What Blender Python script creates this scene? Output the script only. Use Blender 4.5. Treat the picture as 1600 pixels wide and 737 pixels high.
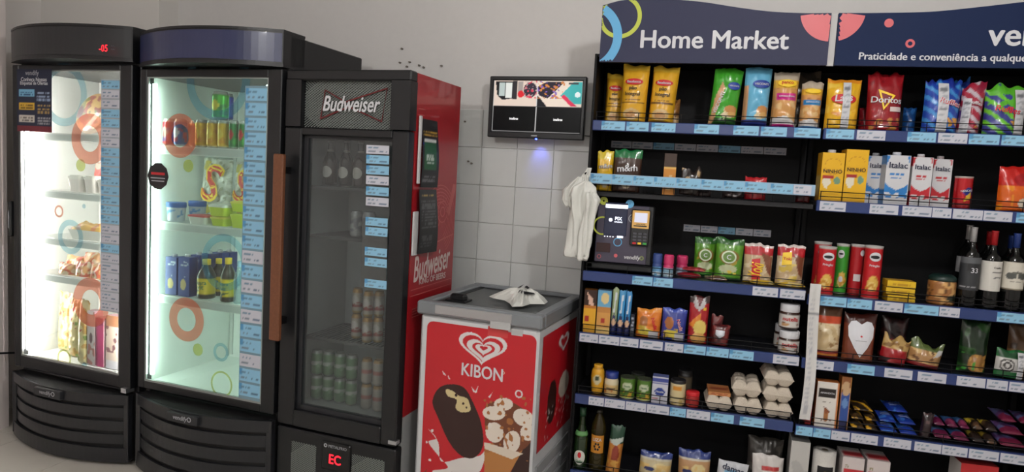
import bpy, math, random
import numpy as np
from mathutils import Matrix, Vector

for o in list(bpy.data.objects): bpy.data.objects.remove(o)
SC = bpy.context.scene
COL = SC.collection
R = math.radians

# ---------------------------------------------------------------- camera
CAM = np.array([0.414005, -2.999599, 1.59]); YAW, PIT, ROL, FPX = -0.243382, -0.087985, 0.056176, 1077.406
def _axes():
    cy, sy = math.cos(YAW), math.sin(YAW)
    f = np.array([sy*math.cos(PIT), cy*math.cos(PIT), math.sin(PIT)])
    r = np.array([cy, -sy, 0.]); u = np.cross(r, f)
    c, s = math.cos(ROL), math.sin(ROL)
    return c*r+s*u, c*u-s*r, f
AX = _axes()
cd = bpy.data.cameras.new('camera'); cam = bpy.data.objects.new('camera', cd); COL.objects.link(cam)
cd.sensor_width = 36; cd.lens = FPX/1600*36; cd.clip_start = .05
m = Matrix.Identity(4)
for i in range(3):
    m[i][0] = AX[0][i]; m[i][1] = AX[1][i]; m[i][2] = -AX[2][i]; m[i][3] = CAM[i]
cam.matrix_world = m
SC.camera = cam

# ---------------------------------------------------------------- world, light, exposure
w = bpy.data.worlds.new('world'); SC.world = w; w.use_nodes = True
w.node_tree.nodes['Background'].inputs[0].default_value = (.9, .95, 1, 1)
w.node_tree.nodes['Background'].inputs[1].default_value = .02
vs = SC.view_settings
vs.view_transform = 'Standard'; vs.look = 'None'; vs.gamma = 1; vs.exposure = 0.06; vs.use_curve_mapping = False
def bulb_light(name, loc, power, col=(1, .985, .97)):
    l = bpy.data.lights.new(name, 'POINT'); l.energy = power; l.color = col; l.shadow_soft_size = .07
    o = bpy.data.objects.new(name, l); COL.objects.link(o); o.location = loc
    return o
CEIL = 2.95
LAMPS = [((.95, -1.95, CEIL-.17), 58), ((.7, -4.9, CEIL-.17), 40), ((-1.15, -3.5, CEIL-.17), 62)]  # third lamp is added fill for the left walls
for p, e in LAMPS: bulb_light('ceiling_lamp_light', p, e)

# ---------------------------------------------------------------- helpers
def lin(c):
    c = np.asarray(c, float)/255.
    return np.where(c <= .04045, c/12.92, ((c+.055)/1.055)**2.4)
MATS = {}
def mat(name, c, rough=.5, metal=0, emit=0, coat=0, bump=0, bscale=40, var=0, spec=.5):
    if name in MATS: return MATS[name]
    M = bpy.data.materials.new(name); M.use_nodes = True; nt = M.node_tree
    b = nt.nodes['Principled BSDF']; lc = tuple(lin(c))+(1,)
    b.inputs['Base Color'].default_value = lc
    b.inputs['Roughness'].default_value = rough; b.inputs['Metallic'].default_value = metal
    b.inputs['Coat Weight'].default_value = coat; b.inputs['Specular IOR Level'].default_value = spec
    if emit:
        b.inputs['Emission Color'].default_value = lc; b.inputs['Emission Strength'].default_value = emit
    tc = nt.nodes.new('ShaderNodeTexCoord'); nz = nt.nodes.new('ShaderNodeTexNoise')
    nz.inputs['Scale'].default_value = bscale; nz.inputs['Detail'].default_value = 4
    nt.links.new(tc.outputs['Object'], nz.inputs['Vector'])
    if bump:
        bp = nt.nodes.new('ShaderNodeBump'); bp.inputs['Strength'].default_value = bump; bp.inputs['Distance'].default_value = .01
        nt.links.new(nz.outputs['Fac'], bp.inputs['Height']); nt.links.new(bp.outputs['Normal'], b.inputs['Normal'])
    if var:
        mx = nt.nodes.new('ShaderNodeMix'); mx.data_type = 'RGBA'
        mx.inputs[6].default_value = tuple(np.clip(lin(c)*(1-var), 0, 1))+(1,); mx.inputs[7].default_value = tuple(np.clip(lin(c)*(1+var), 0, 1))+(1,)
        nt.links.new(nz.outputs['Fac'], mx.inputs[0]); nt.links.new(mx.outputs[2], b.inputs['Base Color'])
    MATS[name] = M
    return M
def pmat(name, rough, coat=0, metal=0, emit=0, trans=0):
    if name in MATS: return MATS[name]
    M = bpy.data.materials.new(name); M.use_nodes = True; nt = M.node_tree; b = nt.nodes['Principled BSDF']
    a = nt.nodes.new('ShaderNodeAttribute'); a.attribute_name = 'Col'
    nt.links.new(a.outputs['Color'], b.inputs['Base Color'])
    b.inputs['Roughness'].default_value = rough; b.inputs['Coat Weight'].default_value = coat; b.inputs['Metallic'].default_value = metal
    if emit:
        b.inputs['Specular IOR Level'].default_value = .15
        nt.links.new(a.outputs['Color'], b.inputs['Emission Color']); b.inputs['Emission Strength'].default_value = emit
    if trans: b.inputs['Transmission Weight'].default_value = trans
    MATS[name] = M
    return M
FOIL = pmat('foil_print', .28, .3); MATTE = pmat('paper_print', .6); CARD = pmat('carton_print', .42); TIN = pmat('tin_print', .25, .2, .35)
SCREEN = pmat('screen_print', .3, 0, 0, .9); POSTER = pmat('poster_print', .38, .1)
def clear(name, col, rough=.02, haze=0, hazecol=(150, 155, 155), gloss=.06):
    if name in MATS: return MATS[name]
    M = bpy.data.materials.new(name); M.use_nodes = True; nt = M.node_tree
    for n in list(nt.nodes): nt.nodes.remove(n)
    out = nt.nodes.new('ShaderNodeOutputMaterial'); t = nt.nodes.new('ShaderNodeBsdfTransparent'); g = nt.nodes.new('ShaderNodeBsdfGlossy')
    t.inputs[0].default_value = tuple(lin(col))+(1,); g.inputs['Roughness'].default_value = rough
    lw = nt.nodes.new('ShaderNodeLayerWeight'); lw.inputs[0].default_value = .12
    mr = nt.nodes.new('ShaderNodeMapRange'); mr.inputs[3].default_value = gloss; mr.inputs[4].default_value = .6
    nt.links.new(lw.outputs['Fresnel'], mr.inputs[0])
    mx = nt.nodes.new('ShaderNodeMixShader'); nt.links.new(mr.outputs[0], mx.inputs[0]); nt.links.new(t.outputs[0], mx.inputs[1]); nt.links.new(g.outputs[0], mx.inputs[2])
    last = mx
    if haze:
        d = nt.nodes.new('ShaderNodeBsdfDiffuse'); d.inputs[0].default_value = tuple(lin(hazecol))+(1,)
        m2 = nt.nodes.new('ShaderNodeMixShader'); m2.inputs[0].default_value = haze
        nt.links.new(mx.outputs[0], m2.inputs[1]); nt.links.new(d.outputs[0], m2.inputs[2]); last = m2
    nt.links.new(last.outputs[0], out.inputs[0]); MATS[name] = M
    return M
BLACK = mat('black_plastic', (17, 18, 21), .38, bump=.05, bscale=200); BLACKM = mat('black_steel', (9, 9, 12), .6, spec=.25, bump=.03, bscale=150)
WHITE = mat('white_plastic', (226, 228, 226), .4); DARKGREY = mat('charcoal_plastic', (36, 37, 41), .45)
GREYM = mat('grey_lid_plastic', (122, 126, 130), .4); CHROME = mat('brushed_metal', (190, 192, 196), .3, .9)
INKW = mat('white_ink', (208, 208, 212), .5); INKK = mat('black_ink', (20, 20, 24), .5); INKR = mat('red_ink', (196, 32, 40), .5)
INKB = mat('blue_ink', (30, 60, 150), .5); INKY = mat('yellow_ink', (245, 205, 50), .5); INKG = mat('green_ink', (40, 110, 60), .5); INKS = mat('silver_ink', (170, 172, 178), .35, .3)
RAILB = mat('blue_price_rail', (40, 58, 110), .35, coat=.2)

def tag(o, label, cat, group=None, kind=None):
    if label: o['label'] = label
    if cat: o['category'] = cat
    if group: o['group'] = group
    if kind: o['kind'] = kind
    return o
def empty(name, loc, rz=0, label=None, cat=None, group=None):
    o = bpy.data.objects.new(name, None); COL.objects.link(o); o.location = loc; o.rotation_euler = (0, 0, rz); o.empty_display_size = .05
    return tag(o, label, cat, group)
def link(name, me, parent=None, loc=(0, 0, 0), rot=(0, 0, 0)):
    o = bpy.data.objects.new(name, me); COL.objects.link(o); o.location = loc; o.rotation_euler = rot
    if parent: o.parent = parent
    return o
def mesh(name, V, F, material, cols=None, smooth=False):
    me = bpy.data.meshes.new(name); me.from_pydata([tuple(map(float, v)) for v in V], [], [tuple(map(int, f)) for f in F])
    if isinstance(material, (list, tuple)):
        for mm in material: me.materials.append(mm)
    else: me.materials.append(material)
    if cols is not None:
        a = me.color_attributes.new('Col', 'FLOAT_COLOR', 'POINT')
        c = np.ones((len(V), 4), np.float32); c[:, :3] = cols; a.data.foreach_set('color', c.ravel())
    if smooth: me.polygons.foreach_set('use_smooth', [True]*len(me.polygons))
    me.update()
    return me
class MB:
    def __init__(s): s.V = []; s.F = []
    def add(s, V, F):
        n = len(s.V); s.V += [tuple(v) for v in V]; s.F += [tuple(i+n for i in f) for f in F]; return s
    def box(s, x0, x1, y0, y1, z0, z1, ch=0):
        if ch:
            V = []; c = min(ch, abs(x1-x0)*.45, abs(y1-y0)*.45, abs(z1-z0)*.45)
            # chamfered box : 24 verts
            import itertools
            idx = {}
            for sx, sy, sz in itertools.product((0, 1), repeat=3):
                X, Y, Z = (x0, x1)[sx], (y0, y1)[sy], (z0, z1)[sz]; a, b, d = (c, -c)[sx], (c, -c)[sy], (c, -c)[sz]
                for ax, v in enumerate(((X, Y+b, Z+d), (X+a, Y, Z+d), (X+a, Y+b, Z))): idx[(sx, sy, sz, ax)] = len(V); V.append(v)
            F = []
            for sx in (0, 1):
                q = [idx[(sx, a, b, 0)] for a, b in ((0, 0), (0, 1), (1, 1), (1, 0))]; F.append(q if sx == 0 else q[::-1])
            for sy in (0, 1):
                q = [idx[(a, sy, b, 1)] for a, b in ((0, 0), (1, 0), (1, 1), (0, 1))]; F.append(q if sy == 0 else q[::-1])
            for sz in (0, 1):
                q = [idx[(a, b, sz, 2)] for a, b in ((0, 0), (0, 1), (1, 1), (1, 0))]; F.append(q if sz == 0 else q[::-1])
            for a in (0, 1):
                for b in (0, 1):
                    F.append([idx[(a, b, 0, 0)], idx[(a, b, 1, 0)], idx[(a, b, 1, 1)], idx[(a, b, 0, 1)]])
                    F.append([idx[(a, 0, b, 0)], idx[(a, 1, b, 0)], idx[(a, 1, b, 2)], idx[(a, 0, b, 2)]])
                    F.append([idx[(0, a, b, 1)], idx[(1, a, b, 1)], idx[(1, a, b, 2)], idx[(0, a, b, 2)]])
            for k in itertools.product((0, 1), repeat=3): F.append([idx[k+(0,)], idx[k+(1,)], idx[k+(2,)]])
            return s.add(V, F)
        V = [(x, y, z) for x in (x0, x1) for y in (y0, y1) for z in (z0, z1)]
        return s.add(V, [(0, 1, 3, 2), (4, 6, 7, 5), (0, 4, 5, 1), (2, 3, 7, 6), (0, 2, 6, 4), (1, 5, 7, 3)])
    def tube(s, pts, r, n=6, closed=False):
        pts = [Vector(p) for p in pts]; V = []; F = []; up = Vector((0, 0, 1))
        for i, p in enumerate(pts):
            t = (pts[min(i+1, len(pts)-1)]-pts[max(i-1, 0)]).normalized()
            a = t.cross(up if abs(t.z) < .95 else Vector((1, 0, 0))).normalized(); b = a.cross(t)
            rr = r[i] if isinstance(r, (list, tuple)) else r
            for k in range(n):
                q = 2*math.pi*k/n; V.append(p+a*(rr*math.cos(q))+b*(rr*math.sin(q)))
        for i in range(len(pts)-1):
            for k in range(n): F.append((i*n+k, i*n+(k+1) % n, (i+1)*n+(k+1) % n, (i+1)*n+k))
        F.append(tuple(range(n))[::-1]); F.append(tuple(range((len(pts)-1)*n, len(pts)*n)))
        return s.add(V, F)
    def prism(s, poly, y0, y1):           # polygon in x,z extruded along y
        n = len(poly); V = [(x, y0, z) for x, z in poly]+[(x, y1, z) for x, z in poly]
        F = [tuple(range(n)), tuple(range(2*n-1, n-1, -1))]+[(i, i+n, (i+1) % n+n, (i+1) % n) for i in range(n)]
        return s.add(V, F)
    def slab(s, poly, z0, z1):            # polygon in x,y extruded along z
        n = len(poly); V = [(x, y, z0) for x, y in poly]+[(x, y, z1) for x, y in poly]
        F = [tuple(range(n))[::-1], tuple(range(n, 2*n))]+[(i, (i+1) % n, (i+1) % n+n, i+n) for i in range(n)]
        return s.add(V, F)
    def me(s, name, material, smooth=False): return mesh(name, s.V, s.F, material, None, smooth)
    def build(s, name, material, parent=None, loc=(0, 0, 0), rot=(0, 0, 0), smooth=False): return link(name, s.me(name, material, smooth), parent, loc, rot)
def box(name, x0, x1, y0, y1, z0, z1, material, parent=None, ch=0): return MB().box(x0, x1, y0, y1, z0, z1, ch).build(name, material, parent)
def ring_poly(cx, cz, r0, r1, a0=0, a1=360, n=32):
    A = [R(a0+(a1-a0)*i/n) for i in range(n+1)]
    return A
def ring_mb(cx, cz, r0, r1, y0, y1, a0=0, a1=360, n=36, sx=1):
    mb = MB(); V = []; F = []
    for i in range(n+1):
        a = R(a0+(a1-a0)*i/n); c, s_ = math.cos(a)*sx, math.sin(a)
        V += [(cx+r0*c, y0, cz+r0*s_), (cx+r1*c, y0, cz+r1*s_), (cx+r0*c, y1, cz+r0*s_), (cx+r1*c, y1, cz+r1*s_)]
    for i in range(n):
        a, b = 4*i, 4*i+4
        F += [(a, a+1, b+1, b), (a+2, b+2, b+3, a+3), (a+1, a+3, b+3, b+1), (a, b, b+2, a+2)]
    return mb.add(V, F)
def disc_poly(cx, cz, r, n=28, sx=1): return [(cx+r*sx*math.cos(2*math.pi*i/n), cz+r*math.sin(2*math.pi*i/n)) for i in range(n)]

# ---- printed designs (flat print as point colours)
INK = .82            # printed films and papers reflect less than pure ink values
def nz2(x, y, seed, f):
    rs = np.random.RandomState(seed); o = np.zeros_like(x)
    for k in range(6):
        a, b, p, q = rs.normal(size=4); o += np.sin(f*(a*x+b*y)+6*p)*np.sin(f*(b*x-a*y)*.8+6*q)
    return o/2.2
def paint(design, u, v, w, h, seed=1):
    C = np.ones((len(u), 3))*.5
    for k, op in enumerate(design):
        t = op[0]; c = None
        if t == 'bg': C[:] = lin(op[1]); continue
        if t == 'b': M = (v >= op[1]) & (v <= op[2]); c = op[3]
        elif t == 'r': M = (u >= op[1]) & (u <= op[2]) & (v >= op[3]) & (v <= op[4]); c = op[5]
        elif t == 'e': M = ((u-op[1])/op[3])**2+((v-op[2])/op[4])**2 < 1; c = op[5]
        elif t == 'o':
            d = np.hypot((u-op[1])*w, (v-op[2])*h)/w; M = (d >= op[3]) & (d <= op[4]); c = op[5]
        elif t == 'p':
            P = op[1]; M = np.zeros(len(u), bool); n = len(P)
            for i in range(n):
                (x1, y1), (x2, y2) = P[i], P[(i+1) % n]
                if y1 == y2: continue
                cr = ((y1 > v) != (y2 > v)) & (u < (x2-x1)*(v-y1)/(y2-y1)+x1); M ^= cr
            c = op[2]
        elif t == 'n':
            M = (u >= op[1]) & (u <= op[2]) & (v >= op[3]) & (v <= op[4]) & (nz2(u*w*100, v*h*100, seed+k, op[6]) > op[7]); c = op[5]
        elif t == 'd':
            ph = (u*w*math.cos(op[3])+v*h*math.sin(op[3]))/op[1]; M = (ph % 1) < op[2]; c = op[4]
            if len(op) > 5: M &= (v >= op[5]) & (v <= op[6])
        elif t == 't':
            rows = op[5]; rv = (v-op[3])/(op[4]-op[3])*rows
            M = (u >= op[1]) & (u <= op[2]) & (rv >= 0) & (rv < rows) & ((rv % 1) < .55) & (nz2(u*w*400, np.floor(rv)*7., seed+k, 1.) > -.35); c = op[6]
        C[M] = lin(c)
    return C*INK
def grid(nx, nz):
    u, v = np.meshgrid(np.linspace(0, 1, nx+1), np.linspace(0, 1, nz+1)); u = u.ravel(); v = v.ravel()
    F = [(j*(nx+1)+i, j*(nx+1)+i+1, (j+1)*(nx+1)+i+1, (j+1)*(nx+1)+i) for j in range(nz) for i in range(nx)]
    return u, v, F
def res(w, h, s=.0042, lo=6, hi=70): return int(min(hi, max(lo, w/s))), int(min(hi, max(lo, h/s)))

def pouch(w, h, t, design, material=None, seed=1, pillow=False, wr=1., jag=.006, side=None):
    """soft bag: flat sealed top, standing or pillow bottom; returns mesh + surface map"""
    nx, nz = res(w, h); u, v, F = grid(nx, nz)
    def prof(v):
        top = np.clip((1-v)/.5, 0, 1)**.62
        bot = np.clip(v/.28, 0, 1)**.5 if pillow else np.clip((v+.02)/.07, 0, 1)**.5
        return top*bot
    def bul(u, v): return t/2*prof(v)*np.clip(1-np.abs(2*u-1)**2.6, 0, 1)**.6
    def hw(v): return w/2*(1-.05*prof(v)*min(1, t/w*1.6))
    b = bul(u, v)
    x = (2*u-1)*hw(v); z = v*h+jag*np.clip((v-.8)*5, 0, 1)*nz2(u*6, u*0, seed, 1.3)
    wn = nz2(u*w*100, v*h*100, seed+5, .55)*.0035*wr*np.clip(b/(t/2+1e-6), 0, 1)+nz2(u*w*100, v*h*40, seed+9, 1.1)*.0018*wr*np.clip(prof(v)*3, 0, 1)*np.clip(1-np.abs(2*u-1)**6, 0, 1)
    cr = np.where(v > 1-.012/h, .0012*np.sin(u*w*900), 0)
    yf = -b-wn+cr; yb = b*.9+nz2(u*w*100, v*h*100, seed+11, .5)*.002*wr*np.clip(b/(t/2+1e-6), 0, 1)+cr+.0006
    C = paint(design, u, v, w, h, seed); n = len(u)
    V = np.concatenate([np.stack([x, yf, z], 1), np.stack([x, yb, z], 1)])
    F2 = F+[tuple(i+n for i in f[::-1]) for f in F]
    bot = [(i, i+n, i+1+n, i+1) for i in range(nx)]
    C2 = C if side is None else paint(side, u, v, w, h, seed)
    me = mesh('pouch', V, F2+bot, material or FOIL, np.concatenate([C, C2]), True)
    def surf(X, Z):
        vv = np.clip(Z/h, 0, 1); uu = np.clip(X/(2*hw(vv))+.5, 0, 1)
        return np.stack([X, -bul(uu, vv)-.0055*wr-.001, Z], 1)
    return me, surf
def carton(w, h, d, design, side=None, top=None, material=None, gable=0):
    nx, nz = res(w, h); u, v, F = grid(nx, nz)
    V = [np.stack([(u-.5)*w, -d/2+gable*np.clip(v-.93, 0, 1)*d*4, v*h], 1)]; C = [paint(design, u, v, w, h)]; FF = list(F); n = len(u)
    sd = side or [('bg', (150, 150, 150))]
    for sgn in (-1, 1):
        nx2, nz2_ = res(d, h, .008, 3, 30); u2, v2, F2 = grid(nx2, nz2_)
        V.append(np.stack([u2*0+sgn*w/2, (u2-.5)*d*sgn, v2*h], 1)); C.append(paint(sd, u2 if sgn > 0 else 1-u2, v2, d, h))
        FF += [tuple(i+n for i in f) for f in F2]; n += len(u2)
    u2, v2, F2 = grid(1, 1); V.append(np.stack([(u2-.5)*w, u2*0+d/2, v2*h], 1)); C.append(paint(sd, u2*0+.1, v2, d, h)); FF += [tuple(i+n for i in f[::-1]) for f in F2]; n += 4
    for zz, fl in ((h, 0), (0, 1)):
        u2, v2, F2 = grid(6, 4); V.append(np.stack([(u2-.5)*w, (v2-.5)*d, u2*0+zz], 1)); C.append(paint(top or sd, u2, v2, w, d)); FF += [tuple(i+n for i in (f[::-1] if fl else f)) for f in F2]; n += len(u2)
    me = mesh('carton', np.concatenate(V), FF, material or CARD, np.concatenate(C))
    return me, (lambda X, Z: np.stack([X, X*0-d/2-.0008, Z], 1))
def lathe(profile, design=None, material=None, seg=32, zsub=0):
    """profile [(r,z)] bottom to top; design painted with u round the body (.5 faces front)"""
    P = [profile[0]]
    for a, b in zip(profile[:-1], profile[1:]):
        k = max(1, int(math.hypot(b[0]-a[0], b[1]-a[1])/zsub)) if zsub else 1
        P += [(a[0]+(b[0]-a[0])*i/k, a[1]+(b[1]-a[1])*i/k) for i in range(1, k+1)]
    r = np.array([p[0] for p in P]); z = np.array([p[1] for p in P]); H = z.max()-z.min(); rm = r.max()
    u, j = np.meshgrid(np.linspace(0, 1, seg+1), np.arange(len(P))); u = u.ravel(); j = j.ravel().astype(int)
    th = (u-.5)*2*math.pi; V = np.stack([r[j]*np.sin(th), -r[j]*np.cos(th), z[j]], 1)
    F = [(k*(seg+1)+i, k*(seg+1)+i+1, (k+1)*(seg+1)+i+1, (k+1)*(seg+1)+i) for k in range(len(P)-1) for i in range(seg)]
    F.append(tuple(range(seg))[::-1]); F.append(tuple((len(P)-1)*(seg+1)+i for i in range(seg)))
    C = paint(design, u, (z[j]-z.min())/H, 2*math.pi*rm, H) if design else None
    me = mesh('lathe', V, F, material or CARD, C, True)
    def surf(X, Z):
        rr = np.interp(Z, z, r) if np.all(np.diff(z) >= 0) else Z*0+rm
        a = X/np.maximum(rr, 1e-4); return np.stack([(rr+.0008)*np.sin(a), -(rr+.0008)*np.cos(a), Z], 1)
    return me, surf

# ---- lettering: all strings turned to flat meshes once
TEXTS = '''Home Market|vendify|Praticidade e conveniência a qualquer hora|Budweiser|KING OF BEERS|KIBON|EC|METALFRIO|-05|intelbras|Bauducco|pão|Integral|VISCONTI|panco|BISNAGUINHA|BISNAGUITO|Lays|Doritos|Ruffles|m&m|NINHO|Italac|NESCAU|Pringles|nutella|Yoki|Nesfit|AMANDITA|33|Guara|vit|S|QUALY|Integral Leve|Semidesnatado|Gallo|LIZA|Confio|Mostarda|Mayo|Nestle|damas|PIX|vol|Conheça Nossas|Etiquetas de Ofertas|R|APROXIME|COMPRE AQUI|C|Heinz|Bis|Oreo|LEITE|café|ATENÇÃO'''.split('|')
TM = {}
def make_texts():
    os_ = []
    for s in TEXTS:
        cu = bpy.data.curves.new('t', 'FONT'); cu.body = s; cu.size = 1; cu.offset = 0; cu.resolution_u = 3; cu.align_x = 'CENTER'; cu.fill_mode = 'FRONT'
        o = bpy.data.objects.new('t', cu); COL.objects.link(o); os_.append((s, o))
    dg = bpy.context.evaluated_depsgraph_get()
    for s, o in os_:
        me = bpy.data.meshes.new_from_object(o.evaluated_get(dg))
        V = np.array([v.co[:2] for v in me.vertices]); F = [tuple(p.vertices) for p in me.polygons]
        V -= (V.max(0)+V.min(0))/2; k_ = len(V); D_ = [(0, 0)] if s == '-05' else [(-.022, 0), (.022, 0), (0, -.014), (0, .014)]; F = [tuple(q+k_*n for q in f) for n in range(len(D_)) for f in F]; V = np.concatenate([V+d_ for d_ in D_]); TM[s] = (V, F); bpy.data.meshes.remove(me)
    for s, o in os_:
        c = o.data; bpy.data.objects.remove(o); bpy.data.curves.remove(c)
make_texts()
SIDE = [0]
def text(parent, s, x, z, width, material, surf=None, shear=0, rot=0, height=None, name='lettering', y=0, vert=None):
    V, F = TM[s]; V = V.copy()
    V[:, 0] += shear*V[:, 1]
    e = V.max(0)-V.min(0); sx = width/e[0]; sz = height/e[1] if height else sx
    V = V*[sx, sz]; c, sn = math.cos(R(rot)), math.sin(R(rot)); X = V[:, 0]*c-V[:, 1]*sn+x; Z = V[:, 0]*sn+V[:, 1]*c+z
    P = surf(X, Z) if surf else np.stack([X, X*0+y, Z], 1)
    if surf: P[:, 1] -= .0022
    k_ = np.arange(len(P))//max(1, len(P)//(1 if s == '-05' else 4))*.00018
    if surf is SIDE[0]: P[:, 0] += k_
    else: P[:, 1] -= k_
    return link(name, mesh(name, P, F, material), parent)

# ---- pixel -> place
def ray(px, py): return (px-800)/FPX*AX[0]-(py-368.5)/FPX*AX[1]+AX[2]
def onY(px, py, Y):
    d = ray(px, py); return CAM+(Y-CAM[1])/d[1]*d
def proj(P):
    d = np.asarray(P)-CAM; return 800+FPX*(d@AX[0])/(d@AX[2]), 368.5-FPX*(d@AX[1])/(d@AX[2])
class Frame:
    def __init__(s, x, y, deg):
        s.P = np.array([x, y, 0.]); s.a = R(deg); s.u = np.array([math.cos(s.a), math.sin(s.a), 0]); s.n = np.array([-math.sin(s.a), math.cos(s.a), 0])
    def hit(s, px, py, y=0):
        d = ray(px, py); P = s.P+s.n*y; t = ((P-CAM)@s.n)/(d@s.n); X = CAM+t*d; return float((X-s.P)@s.u), float(X[2])
    def world(s, x, y, z=0): return tuple(s.P+s.u*x+s.n*y+np.array([0, 0, z]))
    def slot(s, l, r, t, z0, y):
        """x centre, width, height of a thing standing at depth y on z0 whose picture spans l..r with top t"""
        x0, _ = s.hit((l+r)/2, t, y); pb = proj(s.world(x0, y, z0)); mid = (t+pb[1])/2
        a, b = s.hit(l, mid, y)[0], s.hit(r, mid, y)[0]
        zt = s.hit((l+r)/2, t, y)[1]
        return (a+b)/2, b-a, zt-z0
SHELF = Frame(0, 0, 0)

# ================================================================ the room
PAINT = mat('wall_paint', (216, 213, 211), .7, bump=.06, bscale=30, var=.03)
TILEM = mat('painted_wall_tile', (212, 214, 212), .42, bump=.04, bscale=12, var=.04)
FLOORM = mat('floor_tile', (204, 199, 190), .3, bump=.02, bscale=8, var=.05); GROUT = mat('floor_grout', (110, 104, 98), .8)
def structure(o): o['kind'] = 'structure'; return o
fl = structure(box('floor', -5.2, 3.9, -6.2, 1.6, -.1, -.004, GROUT))
TS = .45; tm = MB().box(.0015, TS-.0015, .0015, TS-.0015, -.01, 0, .001).me('tile', FLOORM)
for i in range(-11, 0):
    for j in range(-6, 3): link('tile', tm, fl, (i*TS+.12, j*TS-.04, 0))
tm2 = MB().box(0, 9*TS, 0, 6*TS, -.01, 0).me('tile_field', FLOORM)
o = link('tile_field', tm2, fl, (0.12, -6*TS-.04, 0)); o['kind'] = 'stuff'
o = link('tile_field', MB().box(-11*TS, 9*TS, 0, 7*TS, -.01, 0).me('tile_field', FLOORM), fl, (0.12, -13*TS-.04, 0)); o['kind'] = 'stuff'
structure(box('ceiling', -5.2, 3.9, -6.2, 1.6, CEIL, CEIL+.1, mat('ceiling_paint', (222, 220, 216), .8, bump=.05)))
# back wall: left length turned by five degrees, right length behind the shelving
WF = Frame(-.02, .40, -5)
wb = structure(MB().box(-2.78, 0, .006, .22, 0, CEIL).build('wall_back', PAINT, None, tuple(WF.P), (0, 0, WF.a)))
DADO = 1.918; T = .1945
tl = MB().box(.0012, T-.0012, -.005, .012, .0012, T-.0012, .0015).me('tile', TILEM)
for i in range(14):
    for j in range(10):
        if DADO-(j+1)*T < -.03: continue
        link('tile', tl, wb, (-(i+1)*T-.03+.0, .004, DADO-(j+1)*T))
structure(box('wall_back', -.04, 3.9, .40, .62, 0, CEIL, PAINT))
structure(box('pillar_back', -4.2, -2.645, .48, .78, 0, CEIL, mat('pillar_paint_lightened', (226, 222, 217), .7, bump=.05, bscale=30)))  # paint lightened to make up for the low light on this pillar
structure(box('wall_left', -5.0, -3.235, -6.2, .03, 0, CEIL, mat('wall_paint_warm', (222, 212, 210), .7, bump=.06, bscale=30)))
structure(box('wall_left_recess', -4.1, -3.5, .03, .479, 0, CEIL, mat('wall_paint_lightened', (242, 238, 235), .7, bump=.05, bscale=30)))  # lighter copy of the wall paint, standing in for light missing here
structure(box('wall_right', 3.7, 3.9, -6.2, 1.5, 0, CEIL, PAINT))
structure(box('wall_front', -5.2, 3.9, -6.2, -6.0, 0, CEIL, PAINT))
LAMPL = ['white ceiling bulb lamp in front of the shelving', 'white ceiling bulb lamp farthest behind the viewer', 'white ceiling bulb lamp added left of the viewer to fill the left side']
for i, (p, e) in enumerate(LAMPS):
    r = empty('ceiling_lamp', (p[0], p[1], CEIL), 0, LAMPL[i], 'lamp', 'ceiling bulb lamps')
    def turned(prof, name, material):
        V = []; F = []; n = 24
        for rr, z in prof: V += [(rr*math.cos(6.28319*k/n), rr*math.sin(6.28319*k/n), z) for k in range(n)]
        for a in range(len(prof)-1): F += [(a*n+k, a*n+(k+1) % n, (a+1)*n+(k+1) % n, (a+1)*n+k) for k in range(n)]
        link(name, mesh(name, V, F, material, None, True), r)
    turned([(0, -.001), (.06, -.001), (.06, -.02), (.025, -.03), (.025, -.07), (.02, -.075), (0, -.075)], 'lamp_holder', WHITE)
    turned([(.021, -.072), (.026, -.085), (.03, -.092), (.012, -.096), (0, -.096)], 'bulb_collar', mat('bulb_collar', (210, 210, 208), .4))
# nail holes / chipped plaster on the wall over the red cooler
hm = mat('chipped_plaster', (120, 112, 104), .9)
for k, (px, py) in enumerate([(625, 98), (640, 97), (655, 102), (662, 105), (636, 104), (690, 103), (727, 190), (732, 252), (737, 255), (628, 76)]):
    x, z = WF.hit(px, py)
    MB().prism([(x+.006*math.cos(a)*(1+.4*math.sin(3*a+k)), z+.005*math.sin(a)) for a in np.linspace(0, 5.6, 8)], -.0065, .004).build('plaster_chip', hm, wb)

# ================================================================ shelving
def price_mesh(w, h, blue, seed):
    d = [('bg', (150, 205, 236) if blue else (212, 213, 224)), ('t', .06, .5, .62, .9, 1, (104, 140, 168)), ('t', .08, .42, .2, .45, 1, (120, 134, 150)), ('t', .6, .9, .15, .5, 1, (86, 110, 140))]
    if blue: d.insert(1, ('r', 0, .12, .55, 1, (90, 160, 210)))
    nx, nz = 18, 7; u, v, F = grid(nx, nz); C = paint(d, u, v, w, h, seed); n = len(u)
    V = np.concatenate([np.stack([u*w, u*0-.0012, v*h], 1), [[0, .0005, 0], [w, .0005, 0], [w, .0005, h], [0, .0005, h]]])
    F = F+[(n, n+3, n+2, n+1), (0, n, n+1, nx), (n-nx-1, n-1, n+2, n+3), (0, n-nx-1, n+3, n), (nx, n+1, n+2, n-1)]
    return mesh('price_tag', V, F, MATTE, np.concatenate([C, np.tile(lin((200, 205, 215)), (4, 1))]))
RH = .044; BW = .92
HEAD_B = 2.09
NAVY = mat('header_navy', (60, 62, 84), .6, spec=.15); NAVY2 = mat('header_navy_deep', (30, 42, 74), .6, spec=.12)
def catmull(P, n=8):
    out = []
    for i in range(len(P)-1):
        p0, p1, p2, p3 = P[max(i-1, 0)], P[i], P[i+1], P[min(i+2, len(P)-1)]
        for k in range(n):
            t = k/n; out.append(tuple(.5*((2*p1[j])+(-p0[j]+p2[j])*t+(2*p0[j]-5*p1[j]+4*p2[j]-p3[j])*t*t+(-p0[j]+3*p1[j]-3*p2[j]+p3[j])*t**3) for j in (0, 1)))
    return out+[P[-1]]
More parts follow.
